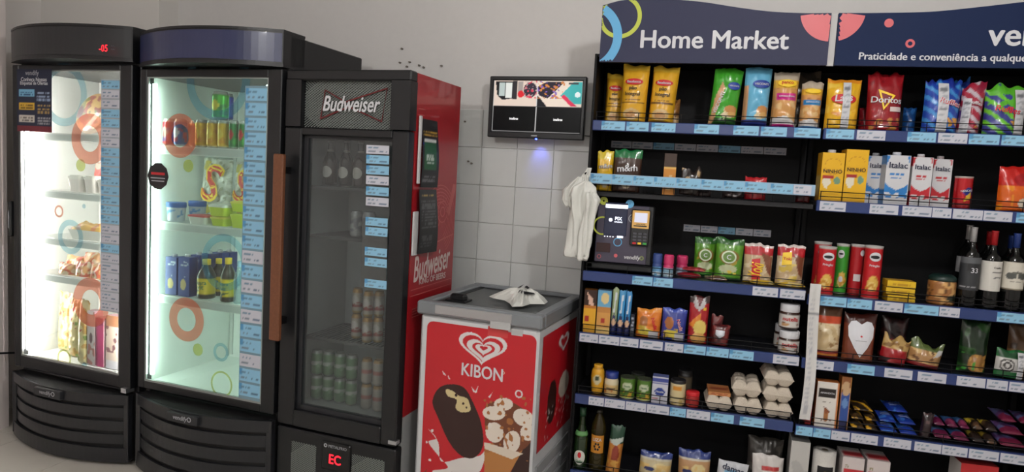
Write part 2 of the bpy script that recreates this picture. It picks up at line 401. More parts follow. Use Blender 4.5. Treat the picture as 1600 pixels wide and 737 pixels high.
def bay(x0, label, shelves, side):
    """shelves: (rail bottom z, shelf top z, [(px0,px1,'B'/'W')], basket)"""
    r = empty('shelving_bay', (x0, 0, 0), 0, label, 'shelf', 'black shelving bays')
    box('back_panel', .0, BW, .355, .375, .0, 2.118, BLACKM, r)
    for xs in (0, BW-.022): box('upright', xs, xs+.022, .32, .354, 0, 2.13, BLACKM, r, .002)
    if side is not None: box('end_panel', -.012 if side < 0 else BW, 0 if side < 0 else BW+.012, .016, .375, 0, 2.13, BLACKM, r, .002)
    box('base_plinth', .022, BW-.022, .04, .318, 0, .2, BLACKM, r)
    box('top_cap', 0, BW, .02, .375, 2.118, 2.13, BLACKM, r)
    for k, (zr, zt, tags, basket) in enumerate(shelves):
        s = MB().box(.001, BW-.003, .012, .318, zt-.02, zt, .002).build('shelf', mat('shelf_steel', (16, 17, 23), .5, bump=.02, bscale=100), r)
        wire = MB()
        if basket:
            for dz in (.0, .03, .06): wire.tube([(.004, -.004, zt+dz), (BW-.004, -.004, zt+dz)], .0016, 5)
            for i in range(24): wire.tube([(.006+i*(BW-.012)/23, -.004, zt-.0), (.006+i*(BW-.012)/23, -.004, zt+.06)], .0011, 4)
            for i in range(5): wire.tube([(.004, .0+i*.07, zt), (.004, .0+i*.07, zt+.06)], .0012, 4)
            for dz in (.0, .03, .06): wire.tube([(.004, -.004, zt+dz), (.004, .34, zt+dz)], .0014, 5)
            rail = box('price_rail', .0, BW-.006, -.0105, -.006, zr, zr+RH, mat('clear_price_strip', (150, 180, 205), .3), s)
        else:
            rail = MB().box(.0, BW-.004, -.006, .014, zr, zr+RH, .003).build('price_rail', RAILB, s)
            for dz in (.020, .040): wire.tube([(.01, .004, zt+dz), (BW-.012, .004, zt+dz)], .0019, 5)
            for i in range(6): wire.tube([(.014+i*(BW-.03)/5, .004, zt-.005), (.014+i*(BW-.03)/5, .004, zt+.04)], .0019, 5)
        wire.build('wire_fence', BLACKM, s)
        for i, (a, b, c) in enumerate(tags):
            X0, X1 = onY(a+.8, proj(((x0+.4), 0, zr))[1], -.007)[0]-x0, onY(b-.6, proj((x0+.4, 0, zr))[1], -.007)[0]-x0
            # refine with the row the tag really lies in
            for _ in range(3):
                ya = proj((x0+X0, -.007, zr+.02))[1]; yb = proj((x0+X1, -.007, zr+.02))[1]
                X0, X1 = onY(a+.8, ya, -.007)[0]-x0, onY(b-.6, yb, -.007)[0]-x0
            X0 = max(X0, .002); X1 = min(X1, BW-.006)
            if X1-X0 < .01: continue
            link('price_tag', price_mesh(X1-X0, RH-.007, c == 'B', i+k*13), s, (X0, -.0115 if basket else -.0066, zr+.0035))
    return r
def tags(s):
    return [(float(a), float(b), c) for a, b, c in (t.split(',') for t in s.split())]
L_SH = [(1.802, 1.842, tags('939,977,B 978,1014,B 1017,1056,B 1084,1124,B 1145,1186,B 1188,1230,B 1240,1283,B'), 0),
        (1.574, 1.540, tags('923,956,B 956,989,B 989,1021,B 1021,1056,B 1056,1095,B 1095,1130,B 1130,1163,B 1163,1199,B 1203,1239,B 1239,1268,W'), 1),
        (1.147, 1.187, tags('987,1020,B 1020,1052,B 1175,1216,W 1218,1261,W'), 0),
        (.872, .912, tags('905,935,W 935,968,W 968,998,W 999,1036,W 1038,1068,W 1068,1103,B 1103,1139,B 1139,1178,B 1207,1249,W'), 0),
        (.592, .632, tags('919,944,W 944,977,W 977,1010,W 1010,1046,W 1046,1072,B 1072,1110,W 1110,1147,B 1155,1195,B'), 0),
        (.24, .28, [], 0)]
R_SH = [(1.802, 1.842, tags('1290,1335,B 1338,1384,W 1417,1463,B 1465,1512,W 1513,1562,B 1564,1606,B'), 0),
        (1.515, 1.555, tags('1280,1322,W 1358,1404,W 1409,1456,W 1456,1487,W 1488,1536,W 1536,1582,W 1587,1630,B'), 0),
        (1.132, 1.172, tags('1281,1323,B 1323,1363,B 1366,1411,W 1412,1467,B 1467,1500,W 1557,1605,B'), 0),
        (.867, .907, tags('1267,1303,W 1323,1367,B 1381,1426,W 1433,1479,W 1494,1540,W 1541,1575,W 1576,1610,W'), 0),
        (.584, .624, tags('1243,1270,B 1270,1298,B 1298,1328,W 1329,1372,W 1380,1424,W 1428,1471,W 1471,1512,W 1513,1561,W 1562,1612,W'), 0),
        (.23, .27, [], 0)]
bayL = bay(0, 'tall black shelving bay on the left under the sign lettered in white with rings', L_SH, -1)
bayR = bay(.925, 'tall black shelving bay on the right under the deep blue sign with small red dots', R_SH, 1)
# old strips of labels left on the back panels
for (l, r, y0, z0, b, n, pr) in [(955, 1230, 224, .34, bayL, 8, 0), (1068, 1206, 357, .34, bayL, 5, 0)]:
    a = onY(l, y0, .345); c = onY(r, y0+(r-l)*.05, .345)
    for i in range(n):
        xa = a[0]+(c[0]-a[0])*i/n
        link('price_tag', price_mesh((c[0]-a[0])/n-.003, .032, i % 3 == 2, i+70), b, (xa, .352, (a[2]+c[2])/2-.016))
# header signs
def header(parent, x0, x1, top, material):
    P = [(x0, HEAD_B), (x1, HEAD_B)]+top[::-1]
    return MB().prism(P, -.018, .002).build('header_sign', material, parent)
SAL = mat('salmon_print', (206, 92, 98), .45); LIME = mat('lime_print', (186, 196, 66), .45); SKY = mat('sky_blue_print', (92, 168, 214), .45)
def clip_ring(cx, cz, r0, r1, keep, name, material, parent, y=-.0192, a0=0, a1=360):
    n = 90; V = []; F = []; ok = []
    for i in range(n+1):
        a = R(a0+(a1-a0)*i/n)
        for q in np.linspace(r0, r1, 8): V.append((cx+q*math.cos(a), y, cz+q*math.sin(a)))
    for i in range(n):
        for k in range(7):
            f = (i*8+k, i*8+k+1, (i+1)*8+k+1, (i+1)*8+k)
            if all(keep(V[j][0], V[j][2]) for j in f): F.append(f)
    V2 = V+[(x, y+.001, z) for x, y, z in V]
    return link(name, mesh(name, V2, F+[tuple(j+len(V) for j in f[::-1]) for f in F], material), parent)
topL = catmull([(.012, 2.324), (.09, 2.344), (.19, 2.351), (.30, 2.347), (.425, 2.335), (.55, 2.315), (.677, 2.298), (.80, 2.291), (.912, 2.291)])
topR = catmull([(.014, 2.291), (.15, 2.291), (.33, 2.295), (.48, 2.310), (.65, 2.331), (.78, 2.345), (.88, 2.34), (.912, 2.324)])
hL = header(bayL, .012, .912, topL, NAVY); hR = header(bayR, .014, .912, topR, NAVY2)
def under(top, x0, x1):
    xs = [p[0] for p in top]; zs = [p[1] for p in top]
    return lambda x, z: x0+.001 <= x <= x1-.001 and HEAD_B+.001 <= z <= np.interp(x, xs, zs)-.001
kL, kR = under(topL, .012, .912), under(topR, .014, .912)
def lh(px, py): p = onY(px, py, -.018); return p[0], p[2]
cx, cz = lh(969, 26); clip_ring(cx, cz, .073, .090, kL, 'printed_ring', LIME, hL)
cx, cz = lh(916, 58); clip_ring(cx, cz, .115, .152, kL, 'printed_ring', SKY, hL, -.0199)
cx, cz = lh(1300, 18); clip_ring(cx, cz, .0, .115, kL, 'printed_disc', SAL, hL)
cx, cz = lh(1303, 18); clip_ring(cx-.925, cz, .0, .115, kR, 'printed_disc', SAL, hR)
cx, cz = lh(1389, 36); clip_ring(cx-.925, cz, 0, .0165, kR, 'printed_disc', SAL, hR)
cx, cz = lh(1422, 68); clip_ring(cx-.925, cz, .008, .0165, kR, 'printed_ring', SAL, hR)
a = lh(1001, 60); b = lh(1233, 64); text(hL, 'Home Market', (a[0]+b[0])/2, (a[1]+b[1])/2, b[0]-a[0], INKW, y=-.0196)
a = lh(1342, 88); z = lh(1480, 91)[1]; text(hR, 'Praticidade e conveniência a qualquer hora', a[0]-.925+.335, z, .67, INKW, y=-.0196)
a = lh(1543, 59); text(hR, 'vendify', a[0]-.925+.17, a[1], .34, INKW, y=-.0196)
MB().box(.912, .938, -.002, .004, 2.09, 2.29).build('header_gap_strip', mat('gap_wall_tone', (190, 188, 186), .5), bayL)  # pale strip standing in for the wall seen through the header gap
# white strip of labels hung down the front of the post
a = onY(1276, 443, -.02); b = onY(1262, 655, -.02); 
u, v, F = grid(10, 60); w_ = .041; h_ = a[2]-b[2]
C = paint([('bg', (226, 224, 222)), ('r', .3, .7, .05, .1, (190, 190, 195)), ('t', .2, .6, .1, .9, 26, (200, 200, 205)), ('b', .78, .785, (150, 150, 155))], u, v, w_, h_)
V = np.stack([(u-.5)*w_+.006*np.sin(v*5), -.004*np.sin(v*9)-.002*np.sin(u*7), v*h_], 1); n = len(u)
V = np.concatenate([V, V+[0, .0008, 0]])
o = link('paper_strip', mesh('paper_strip', V, F+[tuple(i+n for i in f[::-1]) for f in F], MATTE, np.concatenate([C, C])), None, ((a[0]+b[0])/2-.006, -.026, b[2]))
tag(o, 'long white paper strip hanging down the front between the two shelving bays', 'paper strip')

# ================================================================ coolers
COOLW = mat('cooler_liner', (232, 236, 232), .45); PANE = clear('door_glass', (235, 242, 240), .02)
PANEH = clear('misted_glass', (242, 245, 245), .12, .09, (120, 128, 130), .05)
def bow_strip(x0, x1, z0, z1, b, y0=0, th=.012, n=20, taper=0):
    """vertical strip bowed towards the viewer; th thick"""
    V = []; F = []
    for i in range(n+1):
        s = i/n; x = x0+(x1-x0)*s; y = y0-b*(1-(2*s-1)**2)
        V += [(x, y, z0), (x, y, z1), (x, y+th, z1), (x, y+th, z0)]
    for i in range(n):
        a, c = 4*i, 4*i+4
        F += [(a, c, c+1, a+1), (a+1, c+1, c+2, a+2), (a+2, c+2, c+3, a+3), (a+3, c+3, c, a)]
    F += [(0, 1, 2, 3), (4*n+3, 4*n+2, 4*n+1, 4*n)]
    return MB().add(V, F)
def bow_block(x0, x1, z0, z1, b, yb, y0=0, n=24, ch=.006):
    mb = MB(); P = [(x0+(x1-x0)*i/n, y0-b*(1-(2*i/n-1)**2)) for i in range(n+1)]
    return mb.slab(P+[(x1, yb), (x0, yb)], z0, z1)
def cooler(F, W, H, D, label, hz, dz, gl, gz, canopy_mat, shelves, bowc, ledside):
    r = empty('display_cooler', F.world(0, 0), F.a, label, 'cooler', 'tall curved-top display coolers')
    y0 = .05                                  # body starts behind the door
    b = MB(); t = .032
    b.box(-W, -W+t, y0, D, .05, H-.01, .004); b.box(-t, 0, y0, D, .05, H-.01, .004); b.box(-W+t, -t, D-t, D, .05, H-.01); b.box(-W+t, -t, y0, D-t, H-.2, H-.01); b.box(-W+t, -t, y0, D-t, .05, .36)
    b.build('cabinet', BLACK, r)
    l = MB(); a, c, zb, zt = -W+t, -t, gz[0]-.015, gz[1]+.02; e = .006
    l.box(a, a+e, y0+.004, D-t, zb, zt); l.box(c-e, c, y0+.004, D-t, zb, zt); l.box(a+e, c-e, D-t-e, D-t, zb, zt); l.box(a+e, c-e, y0+.004, D-t-e, zt-e, zt); l.box(a+e, c-e, y0+.004, D-t-e, zb, zb+e)
    l.build('liner', COOLW, r)
    # shelf pilasters with slots at the back corners
    for xs in (a+.012, c-.034):
        p = MB(); p.box(xs, xs+.022, D-t-.014, D-t-e-.0005, zb+.02, zt-.02)
        p.build('pilaster', mat('pilaster_steel', (205, 208, 205), .4), r)
    # canopy
    cn = bow_block(-W, 0, hz[0], hz[1], bowc, y0+.1, .0).build('canopy', BLACK, r)
    bow_strip(-W+.004, -.004, hz[0]+.016, hz[1]-.012, bowc, -.003, .004, 28).build('canopy_panel', canopy_mat, cn, smooth=False)
    bow_block(-W-.002, .002, hz[1]-.006, hz[1]+.005, bowc+.004, y0+.1, .0).build('canopy_rim', BLACK, cn)
    bow_block(-W-.002, .002, hz[0]-.004, hz[0]+.008, bowc+.004, y0+.1, .0).build('canopy_rim', BLACK, cn)
    # door
    d = MB(); x0, x1 = -W+.004, -.004; g0, g1 = gl
    d.box(x0, g0, 0, .045, dz[0], dz[1], .004); d.box(g1, x1, 0, .045, dz[0], dz[1], .004); d.box(g0, g1, 0, .045, dz[0], gz[0], .004); d.box(g0, g1, 0, .045, gz[1], dz[1], .004)
    door = d.build('door', BLACK, r)
    s = MB(); k = .010
    s.box(g0, g0+k, .004, .012, gz[0], gz[1]); s.box(g1-k*.6, g1, .004, .012, gz[0], gz[1]); s.box(g0+k, g1-k*.6, .004, .012, gz[0], gz[0]+k); s.box(g0+k, g1-k*.6, .004, .012, gz[1]-k*.5, gz[1])
    s.build('glazing_bead', mat('bead_aluminium', (150, 154, 152), .35, .6), door)
    box('pane', g0+k, g1-k*.6, .012, .016, gz[0]+k, gz[1]-k*.5, PANE, door)
    # kick panel with louvres
    kb = MB(); kb = bow_block(-W+.006, -.006, .02, dz[0]-.03, bowc*.82, D-.02, .012).build('kick_panel', mat('kick_black', (10, 10, 12), .6), r)
    zt_, zb_ = dz[0]-.028, .025; n = 5; hh = (zt_-zb_)/n
    for i in range(n):
        z1 = zt_-i*hh; z0 = z1-hh*.74
        if i == n-1: z0 = zb_-.005
        st = bow_strip(-W+.002 if i in (0, n-1) else -W+.03, -.002 if i in (0, n-1) else -.03, z0, z1, bowc*.82, -.006, .014, 24); st.build('louvre', mat('louvre_black', (32, 33, 37), .34, bump=.03, bscale=150), kb)
    for xs in (-W+.002, -.032):
        MB().box(xs, xs+.03, -.012, .02, .03, zt_, .003).build('kick_stile', mat('louvre_black', (0, 0, 0)), kb)
    for xs in (-W+.05, -.09):
        for ys in (.02, D-.08): box('foot', xs, xs+.04, ys, ys+.04, 0, .05, BLACK, r)
    bg = MB().box(-W*.62, -W*.40, -bowc*.82-.022, -bowc*.78, zt_-.05, zt_-.006, .004).build('badge', DARKGREY, kb)
    text(bg, 'vendify', -W*.52, zt_-.027, .085, INKS, y=-bowc*.82-.0227, shear=.15)
    clipm = ring_mb(-W*.455, zt_-.024, .008, .012, -bowc*.82-.0227, -bowc*.82-.0217).build('badge_ring', INKS, bg)
    # inner shelves
    for zz in shelves:
        sh = MB(); sh.box(a+.045, c-.012, .056, .060, zz-.038, zz+.004); sh.box(a+.012, c-.012, D-t-.03, D-t-.025, zz-.02, zz)
        n_ = int((c-a-.03)/.022)
        for i in range(n_): xx = a+.02+i*.022; sh.box(xx, xx+.005, .064, D-t-.03, zz-.006, zz)
        for yy in (.22, .36): sh.box(a+.012, c-.012, yy, yy+.006, zz-.014, zz-.006)
        s_ = sh.build('shelf', mat('shelf_white_wire', (214, 218, 214), .4), r)
        MB().box(a+.047, c-.014, .052, .056, zz-.034, zz-.002, .001).build('price_channel', mat('price_channel', (196, 204, 200), .25), s_)
    # led strip on the left mullion; right one added to brighten the shelf fronts
    for q in ledside:
        for xs in (g0+.014, g1-.028): box('led_strip', xs, xs+.018, .024, .034, gz[0]+.03, gz[1]-.03, LED[abs(q)-1], r)
    box('led_strip', a+.1, c-.1, .075, .10, zt-.016, zt-.008, LED[2], r)
    return r, door, kb
LED = [mat('led_warm', (255, 238, 236), .5, emit=105), mat('led_green_white', (232, 255, 240), .5, emit=27), mat('led_soft', (245, 255, 246), .5, emit=16)]
F2 = Frame(-1.355, -.248, -6); F1 = Frame(-2.236, -.155, -6)
c2, door2, kick2 = cooler(F2, .838, 2.165, .63, 'tall black display cooler with navy curved top, filled with drink cans and cartons', (2.012, 2.165), (.425, 2.000), (-.795, -.078), (.462, 1.962), mat('navy_canopy', (36, 43, 82), .3, coat=.3), (1.635, 1.262, .895), .12, (-2,))
c1, door1, kick1 = cooler(F1, .852, 2.195, .52, 'leftmost tall black display cooler with plain black curved top and glaring white interior', (2.035, 2.195), (.40, 2.02), (-.80, -.082), (.462, 1.992), mat('black_canopy', (34, 35, 38), .4), (1.672, 1.37, 1.118, .918), .12, (-1,))
# stickers and price labels on the doors
def door_tags(F, door, l, r, tops, hpx, cols, kx=0):
    for i, ty in enumerate(tops):
        x0, z1 = F.hit(l+kx*(ty-tops[0]), ty, 0.003); x1, z0 = F.hit(r+kx*(ty-tops[0]), ty+hpx, 0.003)
        z1 = F.hit((l+r)/2+kx*(ty-tops[0]), ty, .003)[1]; z0 = F.hit((l+r)/2+kx*(ty-tops[0]), ty+hpx, .003)[1]
        link('price_tag', price_mesh(x1-x0, z1-z0, cols[i % len(cols)] == 'B', i), door, (x0, .0025, z0))
t2 = [138+i*23.1 for i in range(21)]
door_tags(F2, door2, 385, 417, t2, 19.5, 'BBBBBBBBBBBWBWBWBBWBB', -.024)
box('tag_backing', F2.hit(383, 140, .004)[0], F2.hit(417, 140, .004)[0], .0045, .008, F2.hit(390, 628, .004)[1], F2.hit(400, 134, .004)[1], mat('tag_backing_film', (120, 150, 165), .3), door2)
t1 = [126+i*15.05 for i in range(24)]
door_tags(F1, door1, 159, 187, t1, 12.6, 'BWWBBWWBBBBBBBBWWBWWWWWW', -.003)
box('tag_backing', F1.hit(158, 126, .004)[0], F1.hit(188, 126, .004)[0], .0045, .008, F1.hit(172, 487, .004)[1], F1.hit(172, 124, .004)[1], mat('tag_backing_film_white', (168, 176, 184), .3), door1)
def sticker(F, door, px, py, r0, r1, material, name='sticker_ring'):
    x, z = F.hit(px, py, .01); 
    if r0 == 0: MB().prism(disc_poly(x, z, r1), .0100, .0108).build('sticker_dot', material, door)
    else: ring_mb(x, z, r0, r1, .0100, .0108).build(name, material, door)
ST_SAL = clear('salmon_film', (255, 226, 216), .3, .22, (226, 146, 124), .02); ST_BLU = clear('blue_film', (232, 246, 250), .3, .07, (120, 190, 220), .02); ST_GRN = clear('lime_film', (244, 247, 214), .3, .18, (190, 205, 100), .02)
sticker(F2, door2, 291, 499, .058, .108, ST_SAL); sticker(F2, door2, 281, 212, .055, .105, ST_SAL); sticker(F2, door2, 294, 259, 0, .03, ST_GRN); sticker(F2, door2, 309, 546, 0, .03, ST_GRN); sticker(F2, door2, 340, 125, .14, .185, ST_BLU); sticker(F2, door2, 346, 600, .055, .064, ST_GRN); sticker(F2, door2, 350, 410, .10, .135, ST_BLU); sticker(F2, door2, 345, 550, .03, .045, ST_BLU)
sticker(F1, door1, 140, 217, .065, .128, ST_SAL); sticker(F1, door1, 142, 472, .065, .128, ST_SAL); sticker(F1, door1, 126, 258, 0, .032, ST_GRN); sticker(F1, door1, 100, 148, .12, .16, ST_BLU); sticker(F1, door1, 92, 330, .022, .032, ST_SAL)
sticker(F1, door1, 132, 570, 0, .016, ST_BLU); sticker(F1, door1, 100, 560, .04, .05, ST_GRN); sticker(F1, door1, 110, 370, .06, .09, ST_BLU); sticker(F1, door1, 131, 322, 0, .012, ST_BLU)
# black octagon sticker on the second door
x, z = F2.hit(247, 275, .003); oc = MB().prism(disc_poly(x, z, .066, 10), .002, .004).build('round_sticker', mat('sticker_black', (22, 20, 22), .45), door2)
box('sticker_line', x-.043, x+.043, .0012, .002, z+.006, z+.018, INKR, oc); box('sticker_line', x-.045, x+.045, .0012, .002, z-.012, z-.007, INKS, oc); box('sticker_line', x-.04, x+.04, .0012, .002, z-.026, z-.021, INKS, oc)
# navy notice sheet on the first door
a = F1.hit(27, 108, -.004); b = F1.hit(81, 207, -.004); w_, h_ = b[0]-a[0], a[1]-b[1]
u, v, F = grid(44, 70); n = len(u)
C = paint([('bg', (32, 40, 66)), ('r', .06, .5, .56, .68, (128, 190, 224)), ('r', .06, .5, .35, .47, (226, 180, 60)), ('r', .06, .5, .15, .27, (214, 206, 196)), ('b', 0, .09, (120, 40, 52)), ('t', .58, .96, .5, .66, 3, (150, 170, 200)), ('t', .6, .96, .30, .46, 3, (170, 140, 80)), ('t', .6, .96, .12, .26, 3, (160, 160, 165)), ('t', .1, .46, .58, .66, 2, (60, 100, 140)), ('t', .1, .46, .37, .45, 2, (130, 100, 30)), ('t', .1, .46, .17, .25, 2, (120, 115, 110))], u, v, w_, h_)
V = np.stack([u*w_, u*0, v*h_], 1); V = np.concatenate([V, V+[0, .002, 0]])
nt_ = link('notice_sheet', mesh('notice_sheet', V, F+[tuple(i+n for i in f[::-1]) for f in F], MATTE, np.concatenate([C, C])), door1, (a[0], -.006, b[1]))
text(nt_, 'vendify', w_*.45, h_*.93, w_*.4, INKS, y=-.001); text(nt_, 'Conheça Nossas', w_*.5, h_*.83, w_*.75, INKW, y=-.001); text(nt_, 'Etiquetas de Ofertas', w_*.5, h_*.77, w_*.8, INKW, y=-.001)
# thermometer display on the first canopy
x, z = F1.hit(156, 74, -.11); LEDR = mat('led_red', (255, 30, 46), .5, emit=2)
text(c1, '-05', x-.0, z, .055, LEDR, y=-.092, height=.032, name='temperature_display')
for dx in (.05, .062):
    for dzz in (-.008, .008): box('control_dot', x+dx, x+dx+.004, -.092, -.085, z+dzz, z+dzz+.004, mat('control_dot', (90, 90, 95), .5), c1)
# handle of the first cooler, at its left edge
hd = MB().box(-.872, -.852, -.012, .03, 1.11, 1.30, .006).build('door_handle', BLACK, c1); box('handle_highlight', -.868, -.862, -.0135, -.011, 1.155, 1.25, INKS, hd)  # silver strip on the handle is a painted-in highlight
x, z = F1.hit(206, 613, -.02); box('hinge', -.04, -.006, -.02, .03, z-.012, z+.012, CHROME, c1)
# cable on the left
p = [Vector(q_) for q_ in ((-3.205, -.50, .60), (-3.20, -.36, .52), (-3.19, -.22, .48), (-3.175, -.08, .46), (-3.17, .02, .44), (-3.17, .10, .3), (-3.17, .12, .01))]
tag(MB().tube(p, .006, 8).build('power_cable', BLACK, None, smooth=True), 'thin black power cable running beside the leftmost cooler', 'cable')

# ---------------------------------------------------------------- red beer cooler
FB = Frame(-.725, -.294, -6)
bc = empty('beer_cooler', FB.world(0, 0), FB.a, 'red-sided beer cooler with black glass door, wooden handle and mesh top panel', 'cooler')
RED = mat('red_steel', (158, 22, 32), .35, coat=.3, bump=.01, bscale=60); REDL = mat('red_line_print', (186, 92, 92), .5)
W, H, D = .625, 2.0, .50
b = MB(); t = .04
b.box(-t, -.002, .06, D, .50, H-.004); cab = b.build('side_panel', RED, bc)
b = MB(); b.box(-W, -W+t, .06, D, .02, H-.004); b.box(-W+t, -t, D-t, D, .02, H-.004); b.box(-W+t, -t, .06, D-t, H-.28, H-.004); b.box(-W+t, -t, .06, D-t, .02, .40); b.build('cabinet', BLACKM, bc)
box('lower_side', -t, -.002, .06, D, .02, .50, mat('galvanised_grey', (150, 152, 152), .5), bc)
l = MB(); e = .005; a, c = -W+t, -t
DARKL = mat('dark_liner', (140, 146, 146), .6)
l.box(a, a+e, .062, D-t, .42, 1.73); l.box(c-e, c, .062, D-t, .42, 1.73); l.box(a, c, D-t-e, D-t, .42, 1.73); l.box(a, c, .062, D-t, 1.725, 1.73); l.box(a, c, .062, D-t, .42, .468); l.build('liner', DARKL, bc)
for zz in (1.49, 1.262, .782):
    s = MB(); s.box(a+.01, c-.01, .11, .115, zz-.012, zz+.002); s.box(a+.01, c-.01, D-t-.02, D-t-.015, zz-.012, zz)
    for i in range(24): s.box(a+.015+i*.0223, a+.0185+i*.0223, .115, D-t-.02, zz-.005, zz)
    s.build('shelf', mat('dark_wire', (70, 74, 74), .5), bc)
# front: top panel with expanded mesh
fr = MB(); fr.box(-W, 0, .0, .06, 1.955, H, .006); fr.box(-W, -.545, 0, .06, 1.752, 1.957); fr.box(-.092, 0, 0, .06, 1.752, 1.957); fr.box(-.545, -.092, .035, .06, 1.752, 1.957)
tp = fr.build('top_panel', BLACK, bc)
def exp_mesh(x0, x1, z0, z1, y, parent, p=.016, name='mesh_grille', material=None):
    mb = MB(); d = p*.24
    k = x0-(z1-z0)
    while k < x1:
        for sgn in (1, -1):
            pts = []
            # line x = k + (z-z0) or mirrored
            for zz in (z0, z1):
                pass
            xa, xb = (k, k+(z1-z0)*1.4) if sgn > 0 else (k+(z1-z0)*1.4, k)
            za, zb = z0, z1
            # clip in x
            def cl(xa, za, xb, zb):
                if xa > xb: xa, za, xb, zb = xb, zb, xa, za
                if xb <= x0 or xa >= x1: return None
                if xa < x0: za = za+(zb-za)*(x0-xa)/(xb-xa); xa = x0
                if xb > x1: zb = za+(zb-za)*(x1-xa)/(xb-xa); xb = x1
                return xa, za, xb, zb
            q = cl(xa, za, xb, zb)
            if q and q[2]-q[0] > .002:
                A = Vector((q[0], y, q[1])); B = Vector((q[2], y, q[3])); n = (B-A).normalized().cross(Vector((0, 1, 0)))*d/2
                off = Vector((0, -.0015*sgn, 0))
                mb.add([A-n+off, B-n+off, B+n+off, A+n+off, A-n+off+Vector((0, .003, 0)), B-n+off+Vector((0, .003, 0)), B+n+off+Vector((0, .003, 0)), A+n+off+Vector((0, .003, 0))], [(0, 1, 2, 3), (7, 6, 5, 4), (0, 4, 5, 1), (3, 2, 6, 7)])
        k += p
    return mb.build(name, material or mat('mesh_steel', (118, 124, 120), .5), parent)
exp_mesh(-.545, -.092, 1.752, 1.957, .030, tp)
# bow tie outline and script
bt = [(-.455, 1.79), (-.435, 1.915), (-.33, 1.865), (-.125, 1.925), (-.145, 1.785), (-.31, 1.845)]
mb = MB(); pts = [(x, .022, z) for x, z in bt]; mb.tube(pts+[pts[0]], .004, 6); mb.build('bow_tie_outline', mat('dark_red_line', (110, 42, 44), .5), tp)
text(tp, 'Budweiser', -.295, 1.857, .29, INKW, y=.018, shear=.3, height=.068)
# door
g0, g1, gz0, gz1 = -.535, -.078, .462, 1.715
d = MB(); d.box(-W, g0, -.004, .055, .385, 1.748, .006); d.box(g1, 0, -.004, .055, .385, 1.748, .006); d.box(g0, g1, -.004, .055, .385, gz0, .004); d.box(g0, g1, -.004, .055, gz1, 1.748, .004)
db = d.build('door', BLACK, bc)
ib = MB(); k = .022; ib.box(g0, g0+k, .02, .05, gz0, gz1); ib.box(g1-k*.4, g1, .02, .05, gz0, gz1); ib.box(g0, g1, .02, .05, gz0, gz0+k); ib.box(g0, g1, .02, .05, gz1-k*.5, gz1); ib.build('door_gasket', DARKGREY, db)
box('pane', g0+k, g1-k*.4, .03, .034, gz0+k, gz1-k*.5, PANEH, db)
WOOD = mat('handle_wood', (112, 66, 40), .5, bump=.1, bscale=90, var=.25)
hb = MB().box(-.628, -.574, -.075, -.05, .79, 1.625, .005).build('wooden_handle', WOOD, db)
for zz in (.86, 1.54): box('handle_bracket', -.615, -.587, -.05, .0, zz, zz+.03, BLACKM, hb)
door_tags(FB, db, 573, 608, [227, 242.5, 259, 275, 292, 308.5], 13.5, 'WBBWBW', -.01)
door_tags(FB, db, 571.5, 605.5, [340, 355.5], 13, 'BB', -.01); door_tags(FB, db, 570.5, 604.5, [387, 403.5, 437], 13, 'BBB', -.01)
x0, z1 = FB.hit(570, 340, .02); x1, z0 = FB.hit(605, 452, .02); box('tag_film', x0, x1, .0045, .006, z0, z1, clear('tag_film', (200, 205, 205), .2, .22, (130, 132, 130)), db)
# base panel with controller
bp = MB().box(-W, 0, -.002, .06, .03, .372, .006).build('base_panel', BLACK, bc)
exp_mesh(-.54, -.405, .10, .315, -.004, bp, .014); exp_mesh(-.215, -.05, .10, .315, -.004, bp, .014)
x, z = FB.hit(525, 717, -.004); ct = MB().box(x-.075, x+.075, -.012, 0, z-.055, z+.075, .006).build('controller', mat('controller_black', (12, 12, 14), .3), bp)
text(ct, 'EC', x, z, .062, LEDR, y=-.0128, height=.045); text(ct, 'METALFRIO', x+.012, z+.058, .095, INKS, y=-.0128)
ring_mb(x-.052, z+.058, .004, .009, -.0128, -.012).build('maker_mark', INKS, ct)
x, z = FB.hit(617, 690, -.005); box('hinge', x-.03, x+.01, -.012, .02, z-.012, z+.004, CHROME, bc)
for xs in (-W+.05, -.09):
    for ys in (.08, D-.08): box('foot', xs, xs+.04, ys, ys+.04, 0, .03, BLACK, bc)
# red side artwork: frame of the side plane
def sidept(y, z, off=.0006): return (-.002+off, y, z)
def side_poly(pts, material, name, off=.0006):
    n = len(pts); V = [sidept(y, z, off) for y, z in pts]+[sidept(y, z, -.0002) for y, z in pts]
    return link(name, mesh(name, V, [tuple(range(n))]+[(i, i+n, (i+1) % n+n, (i+1) % n) for i in range(n)], material), cab)
def side_surf(X, Z): return np.stack([X*0-.0012, X, Z], 1)
SIDE[0] = side_surf
def sd_text(s, y, z, wd, material, rot=0, shear=0, height=None):
    return text(cab, s, y, z, wd, material, side_surf, shear, rot, height)
PALE = mat('pale_print', (214, 196, 192), .5)
sd_text('Budweiser', .285, 1.168, .37, PALE, 5, .3, .115); sd_text('KING OF BEERS', .29, 1.094, .27, PALE)
for zz in (1.062, 1.035): side_poly([(.08, zz), (.49, zz+.004), (.49, zz+.0075), (.08, zz+.0035)], REDL, 'printed_line')
for i in range(4): side_poly([(.10, .975-i*.012), (.36+.03*(i % 2), .977-i*.012), (.36, .980-i*.012), (.10, .979-i*.012)], REDL, 'printed_line')
for i in range(9): side_poly([(.08, 1.64+i*.026), (.13+.01*(i % 3), 1.642+i*.026), (.13, 1.645+i*.026), (.08, 1.644+i*.026)], REDL, 'printed_line')
